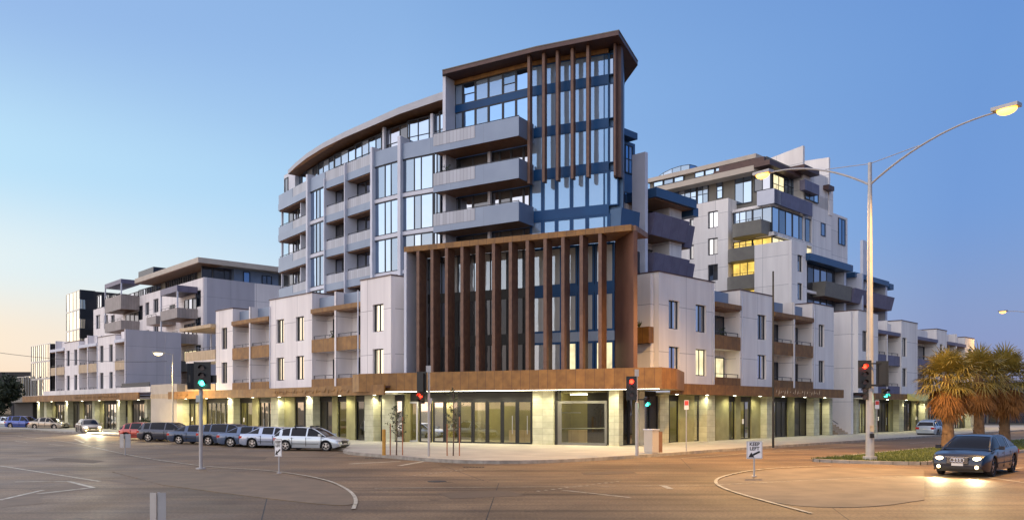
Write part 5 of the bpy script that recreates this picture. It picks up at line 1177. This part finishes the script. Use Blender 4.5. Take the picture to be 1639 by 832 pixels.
# ------------------------------------------------------------------ traffic signals
M['red_on'] = mat('red_signal', (1, .1, .05), .4, emit=(1, .012, .006), es=5); M['green_on'] = mat('green_signal', (.1, 1, .6), .4, emit=(.05, 1, .62), es=7); M['lens_off'] = mat('dark_lens', (.05, .02, .02), .3)
M['green_ped'] = mat('green_walk', (.1, .9, .7), .4, emit=(.05, .8, .75), es=4)
def head(root, c, face, lit=None, n=3, w_=.5, h=1.1, board=True, on='red_on'):
    """signal head: dark backboard, visors and lenses; c is the centre, face the heading it shows"""
    face = Vector((face[0], face[1])).normalized(); F = Fac((c[0], c[1]), (face.y, -face.x)); F.n = face; z = c[2]; q = MB()
    if board:
        q.box(F, -w_/2, w_/2, -.02, .0, z-h/2, z+h/2)
    q.box(F, -w_*.28, w_*.28, -.18, -.021, z-h*.42, z+h*.42); ho = q.build('signal_head', 'black', root)
    for k in range(n):
        zz = z+h*.42*(1-(2*k+1)/n); rr_ = min(.105, h*.42/n*.8); m_ = on if lit == k else 'lens_off'
        q = MB(); ps = [F.P(math.cos(i*math.pi/7)*rr_, .03, zz+math.sin(i*math.pi/7)*rr_) for i in range(14)]; q.face(ps); q.build('lens', m_, ho, recalc=False)
        q = MB()
        for i in range(9):
            a0, a1 = -.2+i*3.54/9, -.2+(i+1)*3.54/9
            q.face([F.P(math.cos(a0)*(rr_+.015), .0, zz+math.sin(a0)*(rr_+.015)), F.P(math.cos(a1)*(rr_+.015), .0, zz+math.sin(a1)*(rr_+.015)), F.P(math.cos(a1)*(rr_+.01), .22, zz+math.sin(a1)*(rr_+.01)), F.P(math.cos(a0)*(rr_+.01), .22, zz+math.sin(a0)*(rr_+.01))])
        q.build('visor', 'black', ho, recalc=False)
        if lit == k:
            l = bpy.data.lights.new('signal_glow', 'POINT'); l.energy = 6; l.color = (1, .12, .04) if 'red' in on else (.1, 1, .6); l.shadow_soft_size = .08
            lo = bpy.data.objects.new('signal_glow', l); col.objects.link(lo); lo.parent = ho; pp = F.P(0, .16, zz); lo.location = pp-Vector(ORG[root.name])
    return ho
GS = 'traffic signals around the crossing'
def sig(px, py, label, z=0): p = gp(px, py, z); return p, thing('traffic_signal', label, 'traffic signal', tuple(p), group=GS)
def zat(p, py): return EYE+(HY-py)*p.y/FX
def xat(p, px): return (px-CX)/FX*p.y
# green, left
p, rt = sig(322, 750, 'traffic signal showing green on the left, in front of the parked cars'); q = MB(); q.tube([p, p+Vector((0, 0, 3.25))], .075, 12); q.tube([p-Vector((0, 0, .05)), p+Vector((0, 0, .05))], .2, 12); q.box(WF, p.x-.16, p.x+.02, p.y-.12, p.y+.12, 2.7, 2.98); q.build('pole', 'pole', rt)
head(rt, (p.x+.13, p.y-.2, zat(p, 601)), (.12, -1), 2, w_=.66, h=1.1, on='green_on'); head(rt, (p.x-.30, p.y+.1, zat(p, 602)), (-.4, 1), None, w_=.55, h=1.05)
q = MB(); q.box(WF, p.x-.5, p.x+.62, p.y+.0, p.y+.06, zat(p, 612), zat(p, 600)); q.build('bracket', 'black', rt)
# mid left, seen from the side
p, rt = sig(687, 735, 'traffic signal with a red walk light on the pavement left of the tower entrance'); q = MB(); q.tube([p, p+Vector((0, 0, 4.35))], .06, 12); q.box(WF, p.x-.13, p.x+.1, p.y-.08, p.y+.08, 4.18, 4.5); q.build('pole', 'pole', rt)
head(rt, (xat(p, 676), p.y-.1, zat(p, 612)), (.3, 1), None, w_=.50, h=1.05); ho = head(rt, (xat(p, 675), p.y-.15, zat(p, 637)), (-.55, -1), 0, n=2, w_=.32, h=.62, board=False)
q = MB(); q.box(WF, p.x+.02, p.x+.16, p.y-.15, p.y-.05, zat(p, 645), zat(p, 637)); q.build('push_button', 'pole', rt)
# mid right, red
p, rt = sig(1020, 729, 'traffic signal showing red on the pavement corner beside the litter cabinet', GZ); q = MB(); q.tube([p, p+Vector((0, 0, 2.6)), p+Vector((0, 0, 2.62)), p+Vector((0, 0, 4.2))], [.085, .085, .04, .035], 12); q.box(WF, p.x-.1, p.x+.08, p.y-.08, p.y+.08, zat(p, 602), zat(p, 591)); q.build('pole', 'pole', rt)
head(rt, (xat(p, 1010.5), p.y-.15, zat(p, 621)), (-.05, -1), 0, w_=.5, h=1.15); q = MB(); q.box(WF, xat(p, 1010), p.x, p.y-.05, p.y-.02, zat(p, 634), zat(p, 631)); q.build('bracket', 'black', rt)
head(rt, (xat(p, 1035.5), p.y-.05, zat(p, 643)), (.2, -1), 1, n=2, w_=.34, h=.55, board=False, on='green_ped'); q = MB(); q.box(WF, p.x, xat(p, 1035), p.y+.05, p.y+.08, zat(p, 640), zat(p, 638)); q.build('bracket', 'black', rt)
# right, strapped to the lamp pole
p = Vector((LB_[0], LB_[1], .13)); rt = thing('traffic_signal', 'traffic signal showing red fixed to the tall lamp pole', 'traffic signal', tuple(p), group=GS)
head(rt, (xat(p, 1381), p.y-.25, zat(p, 599)), (-.12, -1), 0, w_=.58, h=1.25); head(rt, (xat(p, 1411), p.y-.1, zat(p, 598)), (.35, 1), None, w_=.52, h=1.15)
head(rt, (xat(p, 1382), p.y-.2, zat(p, 629)), (-.7, -1), None, n=2, w_=.36, h=.7, board=False); head(rt, (xat(p, 1416), p.y-.1, zat(p, 629)), (.15, -1), 1, n=2, w_=.3, h=.5, board=False, on='green_ped')
q = MB(); q.box(WF, xat(p, 1379), xat(p, 1414), p.y-.26, p.y-.22, zat(p, 618), zat(p, 615)); q.build('bracket', 'black', rt); q = MB(); q.box(WF, xat(p, 1379), xat(p, 1414), p.y-.26, p.y-.22, zat(p, 583), zat(p, 581)); q.build('bracket', 'black', rt)
q = MB(); q.box(WF, p.x-.08, p.x+.08, p.y-.22, p.y-.19, zat(p, 690), zat(p, 680)); q.build('sticker_panel', 'paint', rt); q = MB(); q.box(WF, p.x-.09, p.x+.09, p.y-.26, p.y-.18, zat(p, 700), zat(p, 693)); q.build('push_button', 'black', rt)
# ------------------------------------------------------------------ signs
M['signw'] = mat('sign_white', (.72, .72, .72), .5); M['signred'] = mat('sign_red', (.55, .06, .05), .5)
def text_mesh(name, body, size, root, m, loc, rotz):
    cu = bpy.data.curves.new('txt', 'FONT'); cu.body = body; cu.size = size; cu.align_x = 'CENTER'; cu.align_y = 'CENTER'; cu.extrude = .003; cu.space_line = .95; cu.offset = .004
    t = bpy.data.objects.new('txt', cu); col.objects.link(t); dg = bpy.context.evaluated_depsgraph_get(); me = bpy.data.meshes.new_from_object(t.evaluated_get(dg)); bpy.data.objects.remove(t)
    mt_ = Matrix.Translation(Vector(loc)) @ Matrix.Rotation(rotz, 4, 'Z') @ Matrix.Rotation(R(90), 4, 'X'); me.transform(mt_); me.materials.clear(); me.materials.append(M[m])
    ob = bpy.data.objects.new(name, me); col.objects.link(ob); ob.parent = root; return ob
def keep_left(px, py, label, rz, z0=.05, w_=.56, h=.62, bz=.62, tan=False):
    p = gp(px, py, z0); rt = thing('keep_left_sign', label, 'road sign', tuple(p), rz, group='keep left signs on the traffic islands', local=True)
    q = MB(); q.tube([(0, .03, 0), (0, .03, bz+h*.9)], .03, 10); q.tube([(0, .03, 0), (0, .03, .03)], .09, 10); q.build('pole', 'pole', rt)
    q = MB(); q.box(WF, -w_/2, w_/2, -.012, .0, bz, bz+h); q.build('sign_plate', 'signw', rt)
    q = MB(); 
    for a in ((-w_/2+.012, -w_/2+.022, bz+.012, bz+h-.012), (w_/2-.022, w_/2-.012, bz+.012, bz+h-.012)): q.box(WF, a[0], a[1], -.018, -.013, a[2], a[3])
    for z_ in (bz+.014, bz+h-.022): q.box(WF, -w_/2+.023, w_/2-.023, -.018, -.013, z_, z_+.01)
    q.build('sign_border', 'black', rt)
    text_mesh('sign_lettering', 'KEEP\nLEFT', .165 if w_ > .5 else .14, rt, 'black', (0, -.016, bz+h*.70), 0)
    q = MB(); s_ = w_/.56; A = lambda x, z: (x*s_, -.019, bz+h*.25+z)
    q.face([A(.17, .13), A(.20, .075), A(-.04, -.045), A(-.075, .015)]); q.face([A(-.22, -.10), A(-.115, .075), A(-.005, -.105)]); q.build('arrow', 'black', rt, recalc=False)
    return rt
keep_left(1208, 762, 'white KEEP LEFT sign with black arrow on the right hand traffic island', R(0))
keep_left(446, 757, 'narrow KEEP LEFT sign turned aside on the left hand traffic island', R(-38), w_=.42, h=.66, bz=.62)
# two back to back sign plates
def backs(px, py, z1, label, w_, gap, tilt=.06):
    p = gp(px, py); rt = thing('road_sign', label, 'road sign', tuple(p), local=True); q = MB(); q.tube([(0, 0, 0), (0, 0, z1)], .03, 8); q.build('pole', 'pole', rt)
    for s_ in (-1, 1):
        q = MB(); F = Fac((s_*(gap+w_*.5), -.02), (1, .25*s_)); F.O = Vector((s_*(gap+w_*.5), -.03)); F.n = Vector((0, -1)); q.box(F, -w_/2, w_/2, 0, .015, z1-.72, z1); q.build('sign_plate', 'pole', rt)
backs(201, 728, 1.12, 'pair of plain grey sign backs on one post in front of the red hatchback', .24, .05)
backs(254, 838, .66, 'pair of low grey sign backs at the bottom edge, nearest the camera', .15, .02)
p = gp(1099, 722, GZ); rt = thing('parking_sign', 'small red and white parking sign on a thin post before the right hand terrace', 'road sign', tuple(p), local=True); q = MB(); q.tube([(0, 0, 0), (0, 0, 2.75)], .03, 8); q.build('pole', 'pole', rt)
q = MB(); q.box(WF, -.12, .12, -.05, -.035, 2.25, 2.75); q.build('sign_plate', 'signw', rt); q = MB(); q.box(WF, -.10, .10, -.06, -.051, 2.48, 2.72); q.build('red_panel', 'signred', rt)
p = gp(1404, 702, GZ); rt = thing('parking_sign', 'small red and white parking sign just right of the tall lamp pole', 'road sign', tuple(p), local=True); q = MB(); q.tube([(0, 0, 0), (0, 0, 2.9)], .03, 8); q.build('pole', 'pole', rt)
q = MB(); q.box(WF, -.16, .16, -.05, -.035, 2.3, 2.95); q.build('sign_plate', 'signw', rt); q = MB(); q.box(WF, -.14, .14, -.06, -.051, 2.62, 2.9); q.build('red_panel', 'signred', rt)
# litter cabinet
p = gp(1046, 725, GZ); rt = thing('litter_cabinet', 'cream litter cabinet with a brown side at the pavement corner', 'litter bin', tuple(p), R(35), local=True)
q = MB(); q.box(WF, -.36, .1, -.3, .3, .06, 1.2); q.box(WF, -.34, .08, -.26, .26, 0, .06); b1 = q.build('cabinet', 'sand', rt); q = MB(); q.box(WF, .101, .36, -.3, .3, .05, 1.12); q.build('bin_front', 'soffit', rt)
q = MB(); q.box(WF, -.40, .14, -.34, .34, 1.2, 1.25); q.build('lid', 'fin', rt); q = MB(); q.box(WF, .361, .37, -.2, .2, .8, .98); q.build('slot', 'black', rt)
# yellow bollard
M['yel'] = mat('yellow_timber', (.55, .30, .05), .7, noise=(.42, .22, .04), nscale=6)
p = gp(615, 728, GZ); q = MB(); q.tube([p, p+Vector((0, 0, 1.25)), p+Vector((0, 0, 1.28))], [.09, .09, .05], 10); tag(q.build('bollard', 'yel', None, loc=tuple(p)), 'yellow timber bollard at the kerb left of the young trees', 'bollard')
# ------------------------------------------------------------------ planting
M['leaf'] = mat('young_leaf', (.06, .075, .025), .6, noise=(.04, .05, .018), nscale=6); M['stake'] = mat('hardwood_stake', (.32, .13, .06), .8)
def young_tree(px, py, h, label, seed):
    rnd = random.Random(seed); p = gp(px, py, GZ); rt = thing('young_tree', label, 'tree', tuple(p), group='staked young street trees', local=True)
    q = MB(); ax = Vector((0, 0, h)); q.tube([(0, 0, 0), (.03, 0, h*.5), (0, 0, h)], [.035, .025, .01], 8); lf = MB()
    for i in range(16):
        z = h*(.38+.6*i/16); an = i*2.4; l = (.45 if z < h*.8 else .3)*rnd.uniform(.7, 1.2); a = Vector((.02, 0, z)); b = a+Vector((math.cos(an)*l, math.sin(an)*l, l*.7)); q.tube([a, b], [.012, .004], 5)
        for j in range(13):
            c_ = a.lerp(b, rnd.uniform(.3, 1.1))+Vector([rnd.uniform(-.07, .07) for _ in range(3)]); d = Vector([rnd.uniform(-1, 1) for _ in range(3)]).normalized()*.075; e = Vector([rnd.uniform(-1, 1) for _ in range(3)]).normalized()*.035
            lf.face([c_-d, c_+e, c_+d, c_-e])
    q.build('trunk', 'stem', rt); lf.build('crown', 'leaf', rt, recalc=False)
    for s_ in (-.3, .3):
        k = MB(); k.tube([(s_, .05*s_, 0), (s_, .05*s_, 1.55 if s_ < 0 else 1.9)], .028, 6); k.build('stake', 'stake', rt)
    k = MB(); k.tube([(-.3, 0, 1.2), (0, 0, 1.25), (.3, 0, 1.2)], .008, 5); k.build('tie', 'black', rt)
young_tree(635, 728, 2.3, 'staked young tree with thin twigs beside the yellow bollard', 3)
young_tree(726, 729, 3.3, 'taller staked young tree in front of the big shop windows', 8)
M['frond'] = mat('palm_frond', (.32, .23, .04), .55, noise=(.15, .12, .02), nscale=2); M['dead'] = mat('dead_palm_frond', (.34, .15, .035), .8, noise=(.20, .085, .02), nscale=3); M['ptrunk'] = mat('palm_trunk', (.20, .12, .06), .9, noise=(.11, .065, .035), nscale=5, bump=1, bscale=9)
def palm(cx_, cy_, zc, H, rad, label, seed):
    rnd = random.Random(seed); rt = thing('palm_tree', label, 'palm tree', (cx_, cy_, zc), group='fan palms on the median', local=True)
    q = MB(); pts = [(0, 0, -.1)]+[(.03*math.sin(i), .02*math.cos(i*2), H*.25*i) for i in range(1, 5)]; q.tube(pts, [.40, .31, .28, .29, .26], 16)
    for i in range(90):
        an = rnd.uniform(0, 6.28); z = rnd.uniform(.1, H*.8); r0 = .29; c_ = Vector((math.cos(an)*r0, math.sin(an)*r0, z)); t = Vector((-math.sin(an), math.cos(an), 0))*.07; q.face([c_-t, c_+t, c_+t*.4+Vector((math.cos(an)*.07, math.sin(an)*.07, .16)), c_-t*.4+Vector((math.cos(an)*.07, math.sin(an)*.07, .16))])
    q.build('trunk', 'ptrunk', rt, recalc=False)
    def fan(mb, org, dirv, pet, bl, droop, spread=2.0, nl=17):
        dirv = dirv.normalized(); side = dirv.cross(Vector((0, 0, 1))); side = side.normalized() if side.length > .05 else Vector((1, 0, 0)); up = side.cross(dirv).normalized()
        tip = org+dirv*pet-Vector((0, 0, droop*.15)); w_ = .014; mb.face([org-side*w_, org+side*w_, tip+side*w_*.7, tip-side*w_*.7]); mb.face([org-up*w_, org+up*w_, tip+up*w_*.7, tip-up*w_*.7])
        for i in range(nl):
            a = -spread+2*spread*i/(nl-1); ln = bl*(.72+.28*math.cos(a*.75))*rnd.uniform(.85, 1.1); d = (dirv*math.cos(a)+side*math.sin(a)+up*.12*abs(math.sin(a))).normalized()
            m1 = tip+d*ln*.55-Vector((0, 0, droop*.10*rnd.uniform(.4, 1.4))); m2 = tip+d*ln*.95-Vector((0, 0, droop*.5*rnd.uniform(.5, 1.5))); ws = d.cross(up).normalized()*.033
            u2 = up*rnd.uniform(-.012, .012)
            mb.face([tip-ws*.3, tip+ws*.3, m1+ws+u2, m1-ws-u2]); mb.face([m1-ws-u2, m1+ws+u2, m2+ws*.15, m2-ws*.15])
    cr = MB()
    for i in range(74):
        an = i*2.39996+rnd.uniform(-.2, .2); k = i/74; el = R(88)-k*R(112); d = Vector((math.cos(an)*math.cos(el), math.sin(an)*math.cos(el), math.sin(el))); o_ = Vector((0, 0, H-.1+rnd.uniform(-.25, .15)))
        fan(cr, o_, d, rad*rnd.uniform(.40, .60), rad*rnd.uniform(.42, .58), .35+.6*k)
    cr.build('crown', 'frond', rt, recalc=False)
    sk = MB()
    for i in range(90):
        an = rnd.uniform(0, 6.28); el = -R(rnd.uniform(38, 84)); z0 = H-.2-rnd.uniform(0, .9); d = Vector((math.cos(an)*math.cos(el), math.sin(an)*math.cos(el), math.sin(el))); fan(sk, Vector((math.cos(an)*.2, math.sin(an)*.2, z0)), d, rad*.30, rad*.44*rnd.uniform(.7, 1.1), .5, 1.2, 13)
    sk.build('dead_frond_skirt', 'dead', rt, recalc=False)
palm(25.6, 49.2, .13, 4.2, 2.15, 'fan palm with a brown dead skirt, nearest the dark sedan', 1)
palm(29.7, 53.3, .13, 4.5, 2.2, 'middle fan palm of the three on the median', 2)
palm(33.4, 56.8, .13, 4.5, 2.6, 'right hand fan palm with the widest and darkest crown', 5)
# dark tree at the left edge, low shrubs, distant things
M['darkleaf'] = mat('dark_foliage', (.035, .05, .02), .7, noise=(.02, .03, .012), nscale=1.2)
def leafy(name, label, cat, c_, R3, n, seed, trunk=True, mt='darkleaf', size=.25, group=None):
    rnd = random.Random(seed); rt = thing(name, label, cat, (c_[0], c_[1], 0), group=group, local=True); lf = MB()
    cl = [(Vector((rnd.uniform(-1, 1)*R3[0]*.7, rnd.uniform(-1, 1)*R3[1]*.7, c_[2]+rnd.uniform(-1, 1)*R3[2]*.65)), rnd.uniform(.25, .5)) for _ in range(26)]
    for i in range(n):
        cc, rr_ = rnd.choice(cl); d = Vector([rnd.gauss(0, 1) for _ in range(3)]).normalized(); p = cc+Vector((d.x*R3[0]*rr_, d.y*R3[1]*rr_, d.z*R3[2]*rr_))*rnd.uniform(.6, 1.05)
        a = Vector([rnd.uniform(-1, 1) for _ in range(3)]).normalized()*size*rnd.uniform(.5, 1.1); b = Vector([rnd.uniform(-1, 1) for _ in range(3)]).normalized()*size*.6; lf.face([p-a, p+b, p+a, p-b])
    lf.build('crown', mt, rt, recalc=False)
    if trunk:
        q = MB(); q.tube([(0, 0, -.1), (.1, 0, c_[2]*.5), (0, .1, c_[2]*.9)], [.28, .2, .1], 10)
        for cc, _ in cl[:8]: q.tube([(0, 0, c_[2]*.5), tuple(cc)], [.1, .03], 6)
        q.build('trunk', 'stem', rt)
    return rt
leafy('street_tree', 'dark leafy tree at the far left edge beside the glazed building', 'tree', (-57.5, 93, 4.0), (2.3, 2.5, 2.6), 5200, 4)
leafy('roadside_shrub', 'small dark shrub in the doorway at the near end of the far left terrace', 'shrub', (*LF.P(LF.s_at(236, 1.4), 1.4).xy, .9), (.6, .6, .8), 700, 9, False, size=.12)
# low buildings at the right end of the street
o = Vector((77, 130)); tS = thing('shop_building', 'low dark shop building with a warm lit window beyond the palms', 'building', (77, 130, 0)); SF = Fac((66, 122), (1, .15))
q = MB(); q.box(SF, 0, 40, -10, 0, 0, 6.1); q.build('wall', 'olive', tS); q = MB(); q.box(SF, -.2, 40.2, -10.2, .25, 6.1, 6.45); q.build('coping', 'roofdk', tS)
q = MB(); q.box(SF, -.2, 40, .01, 2.2, 3.9, 4.25); q.build('awning', 'darkmetal', tS)
for i in range(9): window(tS, SF, .6+i*3.2, 3.4+i*3.2, .4, 3.6, d=.08, mull=(.5,), pane='lit' if i in (3, 6) else 'g_shop' if i % 2 else 'g_dark', name='shop_window', fw=.12)
for i in range(6): window(tS, SF, 1.6+i*4.5, 3.1+i*4.5, 4.6, 5.8, d=.06, pane='g_dark', fw=.1)
o = Vector((95, 190)); tS = thing('distant_building', 'long low distant building closing the right end of the street', 'building', (100, 190, 0)); SF2 = Fac((70, 200), (1, .0))
q = MB(); q.box(SF2, 0, 90, -12, 0, 0, 7.5); q.build('wall', 'olive', tS)
for i in range(16): window(tS, SF2, 2+i*5.2, 4+i*5.2, 4.5, 6.2, d=.06, pane='g_dark', fw=.1)
tS = thing('distant_building', 'dark low building on the horizon behind the far left glazed corner', 'building', (-92, 150, 0)); SF3 = Fac((-115, 140), (1, -.05))
q = MB(); q.box(SF3, 0, 36, -10, 0, 0, 8.6); q.build('wall', 'dark', tS)
for i in range(8): window(tS, SF3, 2+i*4, 4.6+i*4, 1.0, 3.4, d=.06, pane='g_shop' if i % 2 else 'g_dark', fw=.1)
hl = MB(); rnd = random.Random(5); pts = [(-1300+i*26, 900+rnd.uniform(-20, 20)) for i in range(101)]; hs_ = [6+6*math.sin(i*.3)+rnd.uniform(-1.5, 1.5)+4*math.sin(i*.07) for i in range(101)]
for i in range(100):
    a, b = pts[i], pts[i+1]; ha, hb = max(3, hs_[i]), max(3, hs_[i+1]); hl.face([(a[0], a[1], -1), (b[0], b[1], -1), (b[0], b[1]+30, hb), (a[0], a[1]+30, ha)]); hl.face([(a[0], a[1]+30, ha), (b[0], b[1]+30, hb), (b[0], b[1]+260, -1), (a[0], a[1]+260, -1)])
tag(hl.build('hills', 'darkleaf', recalc=False), kind='structure')
# overhead wires at the left
def wire(p, r_, label, sag=.6):
    a, b = Vector(p), Vector(r_); q = MB(); q.tube([a.lerp(b, i/16)-Vector((0, 0, sag*4*(i/16)*(1-i/16))) for i in range(17)], .022, 5); tag(q.build('overhead_wire', 'black', None, loc=tuple(a)), label, 'wire', 'overhead wires')
def at(px, py, Y): return ((px-CX)/FX*Y, Y, EYE+(HY-py)*Y/FX)
wire(at(-60, 555, 80), at(268, 578, 78), 'thin overhead wire crossing in front of the far left terrace', .5)
wire(at(1639, 600, 150), at(1560, 556, 104), 'thin overhead wire above the palms at the right', .3)
